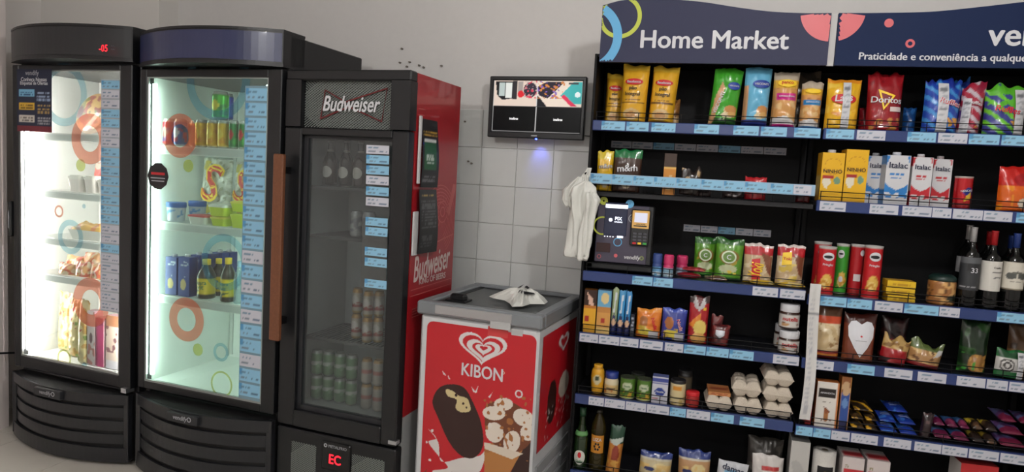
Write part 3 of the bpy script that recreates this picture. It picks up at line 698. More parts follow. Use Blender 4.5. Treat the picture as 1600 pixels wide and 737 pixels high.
def side_arc(cy, cz, r, a0, a1, wd, n=20):
    A = [R(a0+(a1-a0)*i/n) for i in range(n+1)]
    P = [(cy+(r-wd/2)*math.cos(q), cz+(r-wd/2)*math.sin(q)) for q in A]; Q = [(cy+(r+wd/2)*math.cos(q), cz+(r+wd/2)*math.sin(q)) for q in A]
    V = [sidept(y, z) for y, z in P+Q]; F = [(i, i+1, n+2+i, n+1+i) for i in range(n)]
    link('printed_arc', mesh('printed_arc', V, F, REDL), cab)
for k_ in range(6): side_arc(.33, 1.36, .085+.016*k_, -60, 175, .004)
side_arc(.36, 1.40, .05, 0, 360, .005); side_arc(.36, 1.40, .022, 0, 360, .006)
for q in range(12): side_poly([(.36+.028*math.cos(q*.52), 1.40+.028*math.sin(q*.52)), (.36+.075*math.cos(q*.52+.06), 1.40+.075*math.sin(q*.52+.06)), (.36+.075*math.cos(q*.52-.02), 1.40+.075*math.sin(q*.52-.02))], REDL, 'printed_ray')
side_poly([(.43, 1.37), (.49, 1.50), (.49, 1.53), (.46, 1.53), (.41, 1.40)], REDL, 'printed_ribbon'); side_poly([(.30, 1.255), (.49, 1.285), (.49, 1.29), (.30, 1.262)], REDL, 'printed_line')
# leaflets hung on the red side
def leaflet(pts, design, label, lift):
    (yl, zt), (yr, zb) = pts; w_, h_ = yr-yl, zt-zb; u, v, F = grid(24, 44); n = len(u)
    C = paint(design, u, v, w_, h_, 3); V = np.stack([lift+.008+.006*np.sin(v*4)+.01*(1-v)*u, u*w_, v*h_], 1); V = np.concatenate([V, V-[.0015, 0, 0]])
    o = link('leaflet', mesh('leaflet', V, F+[tuple(i+n for i in f[::-1]) for f in F], POSTER, np.concatenate([C, C])), None, FB.world(0, yl, zb), (0, 0, FB.a))
    return tag(o, label, 'leaflet', 'leaflets on the red cooler side')
lf = leaflet(((.10, 1.81), (.245, 1.515)), [('bg', (26, 27, 30)), ('r', .1, .9, .76, .84, (60, 52, 30)), ('t', .08, .92, .76, .86, 2, (190, 150, 60)), ('r', .12, .85, .26, .72, (28, 92, 52)), ('r', .12, .85, .66, .72, (215, 218, 215)), ('t', .25, .7, .36, .5, 3, (190, 210, 195)), ('t', .05, .8, .08, .18, 3, (110, 110, 115))], 'black leaflet with a green panel pinned high on the red cooler side', .004)
lf2 = leaflet(((.085, 1.505), (.25, 1.225)), [('bg', (30, 31, 34)), ('t', .15, .8, .9, .95, 1, (190, 160, 90)), ('t', .12, .9, .4, .85, 9, (92, 92, 96)), ('t', .12, .7, .1, .3, 4, (80, 80, 84))], 'black leaflet of small print hung under the green one on the red cooler', .012)
for (ya, za, yb, zb_) in [(.075, 1.82, .095, 1.53), (.055, 1.41, .10, 1.22)]:
    o = MB().box(.004, .012, 0, yb-ya, 0, za-zb_, .002).build('plastic_sleeve', mat('white_acrylic', (205, 205, 205), .3), None, FB.world(0, ya, zb_), (0, 0, FB.a))
    tag(o, 'white acrylic leaflet sleeve edge beside the %s black leaflet' % ('upper' if za > 1.6 else 'lower'), 'sleeve', 'leaflet sleeves')

# ---------------------------------------------------------------- chest freezer
FZ = Frame(-.121, -.294, -7)
fz = empty('ice_cream_freezer', FZ.world(0, 0), FZ.a, 'white chest freezer with red ice-cream poster on its front and grey glass lid', 'freezer')
FW = mat('freezer_white', (206, 208, 210), .35, coat=.2, bump=.01); W, D = .545, .60
b = MB().box(-W, 0, 0, D, .03, .972, .012); b.build('body', FW, fz)
for xs in (-W+.03, -.07):
    for ys in (.03, D-.08): box('caster', xs, xs+.035, ys, ys+.035, 0, .03, BLACK, fz)
lid = MB(); x0, x1, y0, y1 = -W-.014, .014, -.016, D+.01; z0, z1 = .972, 1.03; k = .05
lid.box(x0, x1, y0, y0+k, z0, z1, .008); lid.box(x0, x1, y1-k, y1, z0, z1, .008); lid.box(x0, x0+k, y0+k, y1-k, z0, z1, .006); lid.box(x1-k, x1, y0+k, y1-k, z0, z1, .006)
ld = lid.build('lid_frame', GREYM, fz)
MB().box(x0+.09, x1-.13, y0-.003, y0+.01, z0+.012, z1-.008, .002).build('lid_trim', CHROME, ld)
box('lid_glass', x0+k, x1-k, y0+k, y1-k, 1.010, 1.016, clear('lid_glass', (150, 158, 160), .06, .35, (150, 154, 154), .10), ld)
for a_, b_ in ((y0+k+.005, y0+k+.012), (y1-k-.02, y1-k-.006)): box('lid_seal', x0+k, x1-k, a_, b_, 1.012, 1.0185, BLACK, ld)
box('lid_seal', x0+k, x0+k+.022, y0+k, y1-k, 1.012, 1.0185, BLACK, ld)
hx = -.475; hm_ = MB().box(hx, hx+.075, .13, .17, 1.016, 1.05, .01); hm_.box(hx-.012, hx+.087, .11, .19, 1.016, 1.024, .003); hm_.build('lid_handle', BLACK, ld)
MB().box(-.21, -.12, -.0185, -.012, .955, .985).build('rating_label', mat('label_grey', (176, 176, 176), .5), fz); MB().box(-.225, -.135, -.003, .001, .918, .958).build('warning_label', mat('label_red', (196, 60, 60), .5), fz)
MB().box(-.12, -.07, -.003, .001, .935, .962).build('rating_label', mat('label_grey', (0, 0, 0)), fz)
# front poster
px0, px1, pz0, pz1 = -W+.035, -.008, .05, .945; w_, h_ = px1-px0, pz1-pz0
def U(px, py):
    x, z = FZ.hit(px, py); return (x-px0)/w_, (z-pz0)/h_
def heart(cx, cy, s, asp=1.):
    P = []
    for i in range(48):
        t_ = 2*math.pi*i/48; x = 16*math.sin(t_)**3; y = 13*math.cos(t_)-5*math.cos(2*t_)-2*math.cos(3*t_)-math.cos(4*t_); P.append((cx+s*x/16/w_*asp, cy+s*.66*(y+2)/16/h_))
    return P
hc = U(754, 545); RD = (204, 30, 42); WH = (232, 228, 228)
def blob(pts): return [U(*p) for p in pts]
def spl(pts):
    q = pts+[pts[0]]; P = [pts[-1]]+pts+[pts[0], pts[1]]; out = []
    for i in range(1, len(P)-2):
        for kk in range(6):
            t_ = kk/6; out.append(tuple(.5*(2*P[i][j]+(P[i+1][j]-P[i-1][j])*t_+(2*P[i-1][j]-5*P[i][j]+4*P[i+1][j]-P[i+2][j])*t_*t_+(-P[i-1][j]+3*P[i][j]-3*P[i+1][j]+P[i+2][j])*t_**3) for j in (0, 1)))
    return blob(out)
CHO = (54, 26, 22); CRM = (226, 212, 188); CAR = (176, 112, 60); CONE = (190, 128, 70)
des = [('bg', RD), ('p', heart(hc[0], hc[1], .113, .98), WH), ('p', heart(hc[0], hc[1], .093), RD), ('p', heart(hc[0]+.008, hc[1]-.008, .077), WH), ('p', heart(hc[0]+.01, hc[1]-.006, .052), RD), ('p', heart(hc[0]+.01, hc[1]-.003, .038), WH), ('p', heart(hc[0]+.012, hc[1]+.004, .018), RD),
       ('p', spl([(668, 668), (685, 690), (690, 720), (720, 715), (752, 710), (762, 690), (754, 728), (740, 740), (690, 745), (676, 735), (700, 730), (686, 712), (670, 690), (682, 684)]), (232, 226, 222)),
       ('e', *U(676, 672), .012, .008, (236, 230, 226)), ('e', *U(667, 690), .01, .006, (236, 230, 226)), ('e', *U(672, 718), .014, .006, (236, 230, 226)),
       ('n', .03, .35, .0, .28, (120, 60, 44), .9, .95),
       ('p', spl([(700, 600), (724, 604), (738, 625), (752, 660), (755, 695), (742, 714), (722, 712), (702, 690), (684, 650), (676, 628), (684, 608)]), CHO),
       ('p', spl([(697, 608), (707, 610), (718, 618), (730, 622), (735, 634), (734, 642), (720, 643), (712, 636), (714, 624), (700, 618)]), (222, 202, 150)),
       ('e', *U(713, 617), .012, .008, CHO), ('e', *U(724, 630), .012, .006, CHO), ('e', *U(729, 636), .008, .006, CHO),
       ('p', blob([(757, 690), (818, 702), (766, 790), (757, 790)]), CONE), ('d', .02, .16, .9, (150, 92, 48)), ]
des = des[:-1]+[
       ('p', spl([(815, 706), (835, 680), (834, 740), (790, 760)]), CHO),
       ('p', spl([(758, 640), (764, 630), (790, 624), (820, 640), (836, 660), (836, 680), (820, 700), (800, 708), (775, 696), (760, 675)]), (120, 66, 40))]
for i_, (cx_, cy_, rx_, ry_, an) in enumerate([(787, 631, 15, 10, 0), (818, 652, 17, 13, .5), (826, 675, 13, 13, 0), (800, 690, 13, 18, .2), (773, 675, 14, 16, -.3), (772, 645, 18, 11, .1)]):
    c_, s_ = math.cos(an), math.sin(an); des.append(('p', blob([(cx_+rx_*math.cos(a)*c_-ry_*math.sin(a)*s_, cy_+rx_*math.cos(a)*s_+ry_*math.sin(a)*c_) for a in np.linspace(0, 6.1, 18)]), (238, 226, 212)))
a0, b0 = U(756, 705); a1, b1 = U(838, 622)
des += [('n', a0, a1, b0, b1, CAR, 1.3, .75), ('e', *U(797, 658), .03, .016, CAR), ('e', *U(766, 664), .018, .014, (240, 232, 220)),
        ('p', blob([(757, 690), (818, 708), (800, 717), (757, 700)]), (232, 218, 200)),
        ('p', blob([(691, 577), (698, 587), (693, 584)]), WH), ('p', blob([(700, 585), (704, 592), (701, 591)]), WH), ('p', blob([(737, 604), (744, 612), (740, 612)]), WH), ('p', blob([(748, 601), (742, 613), (745, 613)]), WH), ('p', blob([(770, 612), (763, 620), (766, 621)]), WH), ('o', *U(811, 615), .022, .034, WH), ('e', *U(758, 625), .012, .006, CAR), ('e', *U(822, 630), .01, .006, CAR)]
u, v, F = grid(220, 340); n = len(u); C = paint(des, u, v, w_, h_)
# rounded corners: squeeze the sheet outline
xx = u*w_; zz = v*h_; rr = .03
def rnd(xx, zz):
    dz_ = np.clip(zz-(h_-rr), 0, rr); lim = rr-np.sqrt(np.maximum(rr*rr-dz_**2, 0)); return np.clip(xx, lim, w_-lim)
V = np.stack([rnd(xx, zz)+px0, u*0-.0022, zz+pz0], 1); V = np.concatenate([V, V+[0, .002, 0]])
po = link('front_poster', mesh('front_poster', V, F, POSTER, np.concatenate([C, C])), fz)
x, z = FZ.hit(755, 581); text(po, 'KIBON', x-.004, z, .19, INKW, y=-.0032, height=.056); x, z = FZ.hit(787, 582); ring_mb(x, z, .004, .006, -.0032, -.0025).build('registered_mark', CRM and mat('cream_ink', CRM, .5), po)
# side poster (right side)
def fside(y, z, off=.0015): return (off, y, z)
sw = .50; sz0, sz1 = .43, .93; u, v, F = grid(60, 60); yy = .055+u*sw
zb = sz0+.0*u; C = paint([('bg', RD), ('p', [(.62+.16*math.sin(a)**3, .84+.09*(13*math.cos(a)-5*math.cos(2*a)-2*math.cos(3*a)-math.cos(4*a))/16) for a in np.linspace(0, 6.2, 40)], WH), ('p', [(.62+.10*math.sin(a)**3, .84+.055*(13*math.cos(a)-5*math.cos(2*a)-2*math.cos(3*a)-math.cos(4*a))/16) for a in np.linspace(0, 6.2, 40)], RD), ('e', .35, .35, .13, .2, CHO), ('e', .7, .42, .16, .12, (230, 216, 200)), ('n', .2, .9, .05, .3, (232, 226, 222), 1.1, .8)], u, v, sw, sz1-sz0)
V = np.stack([u*0+.0016, yy, sz0+v*(sz1-sz0)], 1); V2 = V-[.0015, 0, 0]
link('side_poster', mesh('side_poster', np.concatenate([V, V2]), F, POSTER, np.concatenate([C, C])), fz)
for i in range(4):
    MB().box(.0, .008, .05, .52, .12+i*.068, .17+i*.068, .002).build('side_vent', mat('vent_grey', (150, 152, 154), .5), fz)

# ---------------------------------------------------------------- monitor on the wall
FM = Frame(-.02, .30, -5)
a = FM.hit(766, 116); b = FM.hit(911, 217); mw, mh = b[0]-a[0]-.0, .30
mn = empty('security_monitor', FM.world((a[0]+b[0])/2, 0, 1.774), FM.a, 'wall-mounted black monitor showing four security camera views', 'monitor')
mn.rotation_euler[1] = R(0)
w2 = mw/2
k = .020; mb = MB(); mb.box(-w2, w2, 0, .03, 0, .030, .004); mb.box(-w2, w2, 0, .03, mh-k, mh, .004); mb.box(-w2, -w2+k, 0, .03, .02, mh-.01, .004); mb.box(w2-k, w2, 0, .03, .02, mh-.01, .004); mb.box(-w2+.01, w2-.01, .012, .04, .01, mh-.01); mb.build('bezel', BLACK, mn)
MB().box(-.10, .10, .04, .055, .08, .22, .01).build('back_cover', BLACKM, mn)
MB().box(-.05, .05, .055, .10, .11, .19).build('wall_bracket', BLACKM, mn)
sw, sh = mw-2*k, mh-.050; u, v, F = grid(120, 84)
sd = [('bg', (8, 9, 10)), ('r', 0, .5, .5, 1, (206, 190, 178)), ('r', .5, 1, .5, 1, (212, 198, 184)),
      ('p', [(.02, .98), (.27, .99), (.26, .66), (.10, .62), (.04, .72)], (28, 28, 30)), ('r', .06, .13, .70, .96, (168, 180, 178)), ('r', .14, .21, .66, .96, (206, 210, 206)), ('r', .22, .27, .64, .98, (48, 46, 48)),
      ('p', [(.28, .98), (.34, .98), (.34, .70), (.28, .70)], (150, 142, 138)), ('e', .315, .74, .035, .07, (196, 40, 48)), ('e', .42, .82, .075, .15, (50, 44, 56)), ('n', .35, .5, .66, 1, (196, 60, 80), 1.4, .5), ('n', .35, .5, .66, 1, (170, 150, 150), 1.9, .7),
      ('p', [(.5, .5), (.62, .5), (.54, .66), (.5, .72)], (30, 30, 34)), ('p', [(.50, .88), (.60, .98), (.80, .98), (.62, .66), (.52, .72)], (40, 34, 46)), ('n', .5, .8, .66, 1, (190, 120, 60), 1.6, .55), ('n', .5, .75, .66, 1, (120, 90, 170), 1.8, .75),
      ('p', [(.76, .72), (.90, .98), (1, .98), (1, .56), (.86, .56)], (60, 164, 164)), ('p', [(.77, .70), (.80, .74), (.95, .52), (.88, .52)], (196, 50, 80)), ('e', .95, .74, .03, .05, (220, 230, 232)), ('r', .85, .95, .94, .97, (60, 60, 64)),
      ('r', .496, .504, 0, 1, (200, 200, 200)), ('b', .497, .505, (60, 60, 60)), ('r', 0, .008, 0, 1, (180, 180, 180)), ('b', 0, .012, (120, 120, 120))]
C = paint(sd, u, v, sw, sh)
V = np.stack([(u-.5)*sw, u*0, v*sh], 1)
sc = link('screen', mesh('screen', V, F, SCREEN, C), mn, (0, .010, .030))
for xx in (-.25, .25): text(sc, 'intelbras', xx*sw, sh*.26, .045, mat('screen_white', (235, 235, 235), .5, emit=.9), y=-.0008, height=.012)
box('maker_mark', -.015, .015, -.0008, .0005, .011, .016, INKS, mn)
BLED = mat('blue_led', (40, 60, 255), .5, emit=30); box('status_light', .006, .014, .002, .010, -.004, .0005, BLED, mn)
l = bpy.data.lights.new('status_light_glow', 'SPOT'); l.energy = .55; l.color = (.12, .16, 1); l.shadow_soft_size = .004; l.spot_size = R(70); l.spot_blend = 1
lo = bpy.data.objects.new('status_light_glow', l); COL.objects.link(lo); lo.parent = mn; lo.location = (.01, .03, -.008); lo.rotation_euler = (R(38), 0, 0)
MB().tube([FM.world(.07, .09, 1.80), FM.world(.03, .092, 1.80), FM.world(-.03, .092, 1.80), FM.world(-.08, .06, 1.80)], .0025, 6).build('monitor_cable', BLACK)
tag(bpy.data.objects['monitor_cable'], 'thin cable running from the monitor to the shelving', 'cable')

# ================================================================ goods
def stand(kind, F, l, r, t, z0, yf, label, cat, group=None, yaw=0, tilt=0, thick=None, h=None, **k):
    """build a good standing at front depth yf; kind(w,h,d) -> (mesh, surf)"""
    if F is F1 or F is F2: yf = max(yf-.065, .062)
    x, w, hh = F.slot(l, r, t, z0, yf)
    if not thick: x, w, hh = F.slot(l, r, t, z0, yf+w*.48)
    w *= .955; h = h or hh; d = thick or w
    me, surf, name, parts = kind(w, h, d)
    o = link(name, me, None, F.world(x, yf+d/2, z0+.0015+abs(math.sin(R(tilt)))*w/2), (0, R(tilt), F.a+R(yaw))); tag(o, label, cat, group)
    for p in parts: p(o, surf, w, h, d)
    return o
def T_(s, fx, fz, fw, material, rot=0, shear=0, fh=None):
    return lambda o, surf, w, h, d: text(o, s, fx*w, fz*h, fw*w, material, surf, shear, rot, fh*h if fh else None)
def PATCH(poly_fn, material, name, off=.0006):
    """flat printed label set on the surface; poly in fractions (x of w from centre, z of h)"""
    def f(o, surf, w, h, d):
        P = np.array(poly_fn)
        if len(P) < 12: k_ = 6; P = np.concatenate([P[i]+(P[(i+1) % len(P)]-P[i])*np.linspace(0, 1, k_, endpoint=False)[:, None] for i in range(len(P))])
        X = P[:, 0]*w; Z = P[:, 1]*h; c = np.array([[X.mean(), Z.mean()]])
        # subdivide as a fan of rings so that it follows the bulge
        V = []; n = len(X)
        for q in (0, .34, .67, 1):
            XX = c[0, 0]+(X-c[0, 0])*q; ZZ = c[0, 1]+(Z-c[0, 1])*q; S = surf(XX, ZZ); S[:, 1] -= off; V.append(S)
        V = np.concatenate(V); FF = [(j*n+i, j*n+(i+1) % n, (j+1)*n+(i+1) % n, (j+1)*n+i) for j in range(3) for i in range(n)]
        link(name, mesh(name, V, FF, material), o)
    return f
def ELL(cx, cz, rx, rz, n=20): return [(cx+rx*math.cos(-6.2832*i/n), cz+rz*math.sin(-6.2832*i/n)) for i in range(n)]
def RECT(x0, x1, z0, z1): return [(x0, z0), (x0, z1), (x1, z1), (x1, z0)]
def bagk(name, design, parts=(), material=None, seed=1, pillow=False, wr=1., jag=.006): return lambda w, h, d: (*pouch(w, h, d, design, material, seed, pillow, wr, jag), name, parts)
def boxk(name, design, side=None, top=None, parts=(), material=None, gable=0): return lambda w, h, d: (*carton(w, h, d, design, side, top, material, gable), name, parts)
def lathek(name, prof, design, parts=(), material=None, seg=32, zsub=.006): return lambda w, h, d: (*lathe([(r*w/2, z*h) for r, z in prof], design, material, seg, zsub), name, parts)
def CAP(prof, material, name='cap', x=0, y=0):
    def f(o, surf, w, h, d):
        me, _ = lathe([(r*w/2, z*h) for r, z in prof], None, material, 24); link(name, me, o, (x*w, y*d, 0))
    return f
Z1, Z2, Z3, Z4, Z5, Z6 = 1.842, 1.5425, 1.187, .912, .632, .28
Q1, Q2, Q3, Q4, Q5, Q6 = 1.842, 1.555, 1.172, .907, .624, .27
S = SHELF
# ---- top shelf, left bay
toast = [('bg', (238, 180, 44)), ('b', .9, 1, (250, 205, 70)), ('e', .5, .14, .34, .10, (226, 190, 130)), ('e', .5, .13, .22, .06, (206, 150, 84)), ('b', .0, .025, (170, 110, 30)), ('r', .06, .94, .325, .355, (110, 72, 34)), ('r', 0, .06, 0, .9, (206, 146, 30)), ('t', .2, .8, .38, .42, 1, (120, 80, 30))]
tp_ = [PATCH(ELL(0, .70, .33, .055), INKR, 'brand_patch'), T_('Bauducco', 0, .70, .5, INKW), T_('pão', 0, .58, .28, INKK), T_('Integral', 0, .48, .55, INKK)]
stand(bagk('toast_pack', toast, tp_, seed=3, wr=.7), S, 967, 1012, 100, Z1, .03, 'yellow toast pack with a red oval, middle one of three on the top shelf', 'toast pack', 'yellow toast packs', -6, 1, .09)
stand(bagk('toast_pack', toast, tp_, seed=4, wr=.7), S, 1012, 1056, 103, Z1, .03, 'yellow toast pack with a red oval, rightmost of three, leaning right', 'toast pack', 'yellow toast packs', -4, 3, .09)
stand(bagk('toast_pack', toast, tp_, seed=5, wr=.7), S, 943, 974, 114, Z1, .13, 'yellow toast pack half hidden at the left end of the top shelf', 'toast pack', 'yellow toast packs', 4, 1, .08)
stand(bagk('bread_bag', [('bg', (168, 116, 60)), ('b', 0, .4, (206, 170, 120)), ('n', 0, 1, 0, 1, (120, 76, 36), .8, .6)], seed=6), S, 1044, 1062, 156, Z1, .15, 'small brown bread bag peeking out behind the rightmost toast pack', 'bread bag', None, 0, 0, .06)
vis = lambda c, c2: [('bg', c), ('b', .0, .12, c2), ('e', .72, .26, .24, .10, (214, 150, 84)), ('e', .62, .18, .22, .05, (240, 222, 186)), ('e', .78, .20, .16, .05, (226, 176, 104)), ('n', .5, 1, .1, .34, (236, 210, 160), 1.1, .7)]
stand(bagk('bread_pack', vis((66, 168, 44), (40, 90, 36))+[('p', [(0, .0), (.13, .0), (.42, .66), (.30, .76), (.12, .5)], (222, 170, 124))], [PATCH(ELL(.22, .70, .22, .07), INKB, 'brand_patch'), T_('VISCONTI', .22, .70, .34, INKW), T_('VISCONTI', -.24, .38, .8, INKW, 74, 0)], seed=8), S, 1107, 1155, 108, Z1, .03, 'green pack of sliced toast leaning right beside the light blue pack', 'toast pack', 'soft toast packs', 4, 4, .07)
stand(bagk('bread_pack', vis((112, 190, 226), (36, 52, 130))+[('r', 0, .13, .12, .7, (216, 160, 120))], [PATCH(ELL(.10, .72, .33, .07), INKB, 'brand_patch'), T_('VISCONTI', .10, .72, .52, INKW)], seed=9, jag=.004), S, 1160, 1205, 105, Z1, .03, 'light blue pack of toast with a navy oval between the green and pink packs', 'toast pack', 'soft toast packs', 4, 1, .085)
pan = lambda c: [('bg', (224, 164, 96)), ('b', .86, 1, (206, 190, 170)), ('b', .72, .86, (238, 186, 70)), ('r', .1, .9, .50, .62, c), ('n', 0, 1, .1, .5, (236, 196, 136), .8, .4), ('n', 0, 1, .62, .72, (200, 130, 70), .9, .5), ('p', [(0, 0), (1, 0), (1, .1), (.5, .22), (0, .16)], (228, 226, 226)), ('b', 0, .06, c)]
stand(bagk('bread_loaf', pan((214, 44, 140)), [PATCH(ELL(0, .80, .36, .07), INKY, 'brand_patch'), T_('panco', 0, .80, .45, INKR), T_('BISNAGUINHA', 0, .56, .6, INKW)], seed=12), S, 1206, 1249, 112, Z1, .03, 'bag of soft rolls with a pink band and a yellow top badge', 'bread', 'bags of soft bread', 3, 1, .10)
stand(bagk('bread_loaf', pan((40, 140, 206)), [PATCH(ELL(0, .80, .36, .05), INKY, 'brand_patch'), T_('BISNAGUITO', 0, .56, .6, INKW)], seed=13), S, 1251, 1287, 127, Z1, .04, 'bag of soft rolls with a blue band at the end of the left bay', 'bread', 'bags of soft bread', 0, 1, .09)
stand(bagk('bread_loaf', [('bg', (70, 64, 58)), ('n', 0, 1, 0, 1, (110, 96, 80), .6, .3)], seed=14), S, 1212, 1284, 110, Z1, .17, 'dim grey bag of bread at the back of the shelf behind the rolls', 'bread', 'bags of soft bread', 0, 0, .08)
# ---- top shelf, right bay : crisps
STRIP = mat('label_strip', (214, 214, 218), .5)
def strip(x0, x1, z0=.02, z1=.93):
    def f(o, surf, w, h, d):
        u, v, F = grid(4, 26); X = (x0+(x1-x0)*u)*w; Z = (z0+(z1-z0)*v)*h; P = surf(X, Z); P[:, 1] -= .0025
        C = paint([('bg', (218, 218, 222)), ('t', .15, .85, .04, .96, 16, (176, 178, 186)), ('r', .2, .8, .84, .9, (120, 122, 128)), ('r', .25, .75, .44, .48, (130, 132, 138))], u, v, .03, .2)
        link('label_strip', mesh('label_strip', P, F, MATTE, C), o)
    return f
stand(bagk('crisp_bag', [('bg', (246, 190, 40)), ('b', .93, 1, (236, 150, 40)), ('n', .1, .9, 0, .35, (228, 150, 60), .7, .5), ('n', 0, 1, .3, .9, (250, 208, 80), .5, .5)], [PATCH(ELL(-.02, .60, .36, .10), INKR, 'brand_patch'), T_('Lays', -.02, .60, .52, INKW, 4, .15), strip(-.06, .17)], seed=21), S, 1290, 1347, 123, Q1, .03, 'yellow bag of crisps with a red oval and a white paper strip', 'crisp bag', 'crisp bags on the top shelf', 0, 1, .08)
stand(bagk('crisp_bag', [('bg', (160, 26, 36)), ('n', 0, 1, .5, 1, (140, 18, 28), .6, .4), ('n', .1, .95, .02, .24, (206, 140, 66), .9, .2), ('n', .2, .8, .02, .2, (170, 40, 30), 1.3, .7)], [PATCH([(-.22, .73), (.26, .62), (-.06, .36)], INKY, 'printed_triangle'), PATCH([(-.14, .67), (.17, .60), (-.04, .42)], mat('deep_red_ink', (122, 18, 28), .5), 'printed_triangle', .0012), T_('Doritos', .02, .54, .84, INKW, -3), PATCH(RECT(.12, .44, .34, .42), PALE, 'flavour_patch')], seed=22, jag=.016), S, 1357, 1416, 115, Q1, .03, 'dark red bag of tortilla chips with a triangle behind the white lettering', 'crisp bag', 'crisp bags on the top shelf', -4, -1, .085)
stand(bagk('crisp_bag', [('bg', (120, 20, 30)), ('n', 0, 1, 0, 1, (160, 40, 40), .8, .5)], seed=23), S, 1343, 1362, 170, Q1, .12, 'corner of a maroon snack bag showing behind the dark red tortilla chips', 'crisp bag', 'crisp bags on the top shelf', 0, 0, .05)
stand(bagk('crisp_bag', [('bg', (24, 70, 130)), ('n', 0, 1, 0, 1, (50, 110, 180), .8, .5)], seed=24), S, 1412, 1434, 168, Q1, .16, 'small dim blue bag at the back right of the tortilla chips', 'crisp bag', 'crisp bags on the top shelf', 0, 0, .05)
ruf = lambda c, c2, c3: [('bg', c), ('d', .035, .4, .9, c2), ('n', 0, 1, .55, 1, c3, .6, .4), ('n', .5, .95, .02, .3, (232, 166, 60), .8, .1)]
stand(bagk('crisp_bag', ruf((36, 74, 178), (70, 150, 220), (30, 50, 150)), [T_('Ruffles', .14, .58, .62, INKW, -14, .1), T_('Ruffles', .15, .57, .6, INKR, -14, .1), strip(-.2, .08)], seed=25, jag=.014), S, 1444, 1506, 124, Q1, .03, 'bright blue bag of ridged crisps with a white paper strip', 'crisp bag', 'crisp bags on the top shelf', 3, 1, .08)
stand(bagk('crisp_bag', ruf((44, 80, 190), (60, 140, 215), (40, 60, 150)), [T_('Ruffles', .1, .6, .6, INKR, -14, .1)], seed=26, jag=.014), S, 1478, 1520, 130, Q1, .12, 'second blue bag of ridged crisps behind the one with the strip', 'crisp bag', 'crisp bags on the top shelf', 0, -2, .06)
stand(bagk('crisp_bag', ruf((178, 40, 66), (206, 190, 200), (150, 30, 60))+[('n', 0, 1, 0, .5, (110, 70, 160), .7, .5)], [T_('Ruffles', .1, .62, .6, INKW, -14, .1), strip(-.42, -.08, .0, .7)], seed=27, jag=.02), S, 1501, 1539, 131, Q1, .04, 'crumpled red and white bag of crisps between the blue and green bags', 'crisp bag', 'crisp bags on the top shelf', -10, 3, .07)
stand(bagk('crisp_bag', ruf((60, 64, 150), (116, 206, 50), (96, 190, 50))+[('n', .4, 1, .2, .5, (200, 60, 90), .8, .6)], [T_('Ruffles', .0, .52, .6, INKR, -10, .1), strip(.16, .42)], seed=28, jag=.014), S, 1541, 1610, 134, Q1, .03, 'green and violet striped bag of crisps at the right edge of the top shelf', 'crisp bag', 'crisp bags on the top shelf', 0, 0, .08)
# ---- second shelf, left bay
mm = lambda c, c2: [('bg', c), ('b', .8, 1, c2), ('e', .72, .24, .2, .11, (150, 50, 36)), ('e', .5, .18, .18, .1, (206, 190, 160))]
stand(bagk('candy_bag', mm((240, 190, 36), (226, 200, 60)), [T_('m&m', .0, .62, .85, INKK, 6), T_('m&m', .0, .62, .80, INKW, 6)], seed=31, wr=.6), S, 931, 958, 236, Z2, .03, 'small yellow bag of chocolate sweets at the left end of the second shelf', 'candy bag', 'chocolate sweet bags', 10, 0, .045)
stand(bagk('candy_bag', mm((66, 42, 30), (28, 120, 66)), [T_('m&m', .0, .56, .72, INKW, 6)], seed=32, wr=.6), S, 956, 1002, 234, Z2, .02, 'brown bag of chocolate sweets with a green top beside the yellow one', 'candy bag', 'chocolate sweet bags', 2, 1, .05)
stand(boxk('chocolate_bar', [('bg', (222, 146, 50)), ('b', .66, 1, (60, 38, 22)), ('b', .62, .66, (240, 190, 100)), ('t', .25, .7, .12, .55, 3, (236, 200, 140))], [('bg', (120, 76, 30))]), S, 1036, 1056, 240, Z2, .03, 'upright golden chocolate bar with a dark brown top', 'chocolate bar', None, 4, 0, .02)
stand(bagk('candy_bag', [('bg', (44, 34, 30)), ('n', 0, 1, .45, 1, (196, 164, 120), .9, .6), ('n', 0, 1, 0, .5, (84, 70, 66), 1.1, .5)], seed=33, wr=1.6, jag=.02), S, 1060, 1094, 266, Z2, .03, 'crumpled dark sweet bag with a beige patch behind the price strip', 'candy bag', None, 0, 4, .04)
stand(bagk('candy_bag', [('bg', (196, 34, 44)), ('n', 0, 1, 0, .5, (130, 22, 30), .9, .4)], seed=34, wr=1.2), S, 1163, 1199, 277, Z2, .04, 'small bright red sweet bag on the second shelf of the left bay', 'candy bag', None, 0, 0, .04)
stand(bagk('candy_bag', [('bg', (104, 22, 28)), ('n', 0, 1, 0, 1, (60, 20, 24), .9, .4)], seed=35, wr=1.2), S, 1243, 1268, 301, Z2, .06, 'low maroon sweet bag at the right end of the second shelf of the left bay', 'candy bag', None, 0, 0, .04)
for k, (a, b) in enumerate([(1088, 1112), (1116, 1150), (1120, 1160)]):
    stand(bagk('candy_bag', [('bg', (52, 40, 40)), ('n', 0, 1, 0, 1, (96, 80, 78), 1.0, .4)], seed=36+k, wr=1.2), S, a+k*12, b+k*12, 298+k*2, Z2, .05+.05*k, ['dark sweet packet lying next to the crumpled bag on the second shelf', 'dark sweet packet in the middle of the second shelf of the left bay', 'dark sweet packet just left of the bright red sweet bag'][k], 'candy bag', 'dark sweet packets', 0, 0, .035)
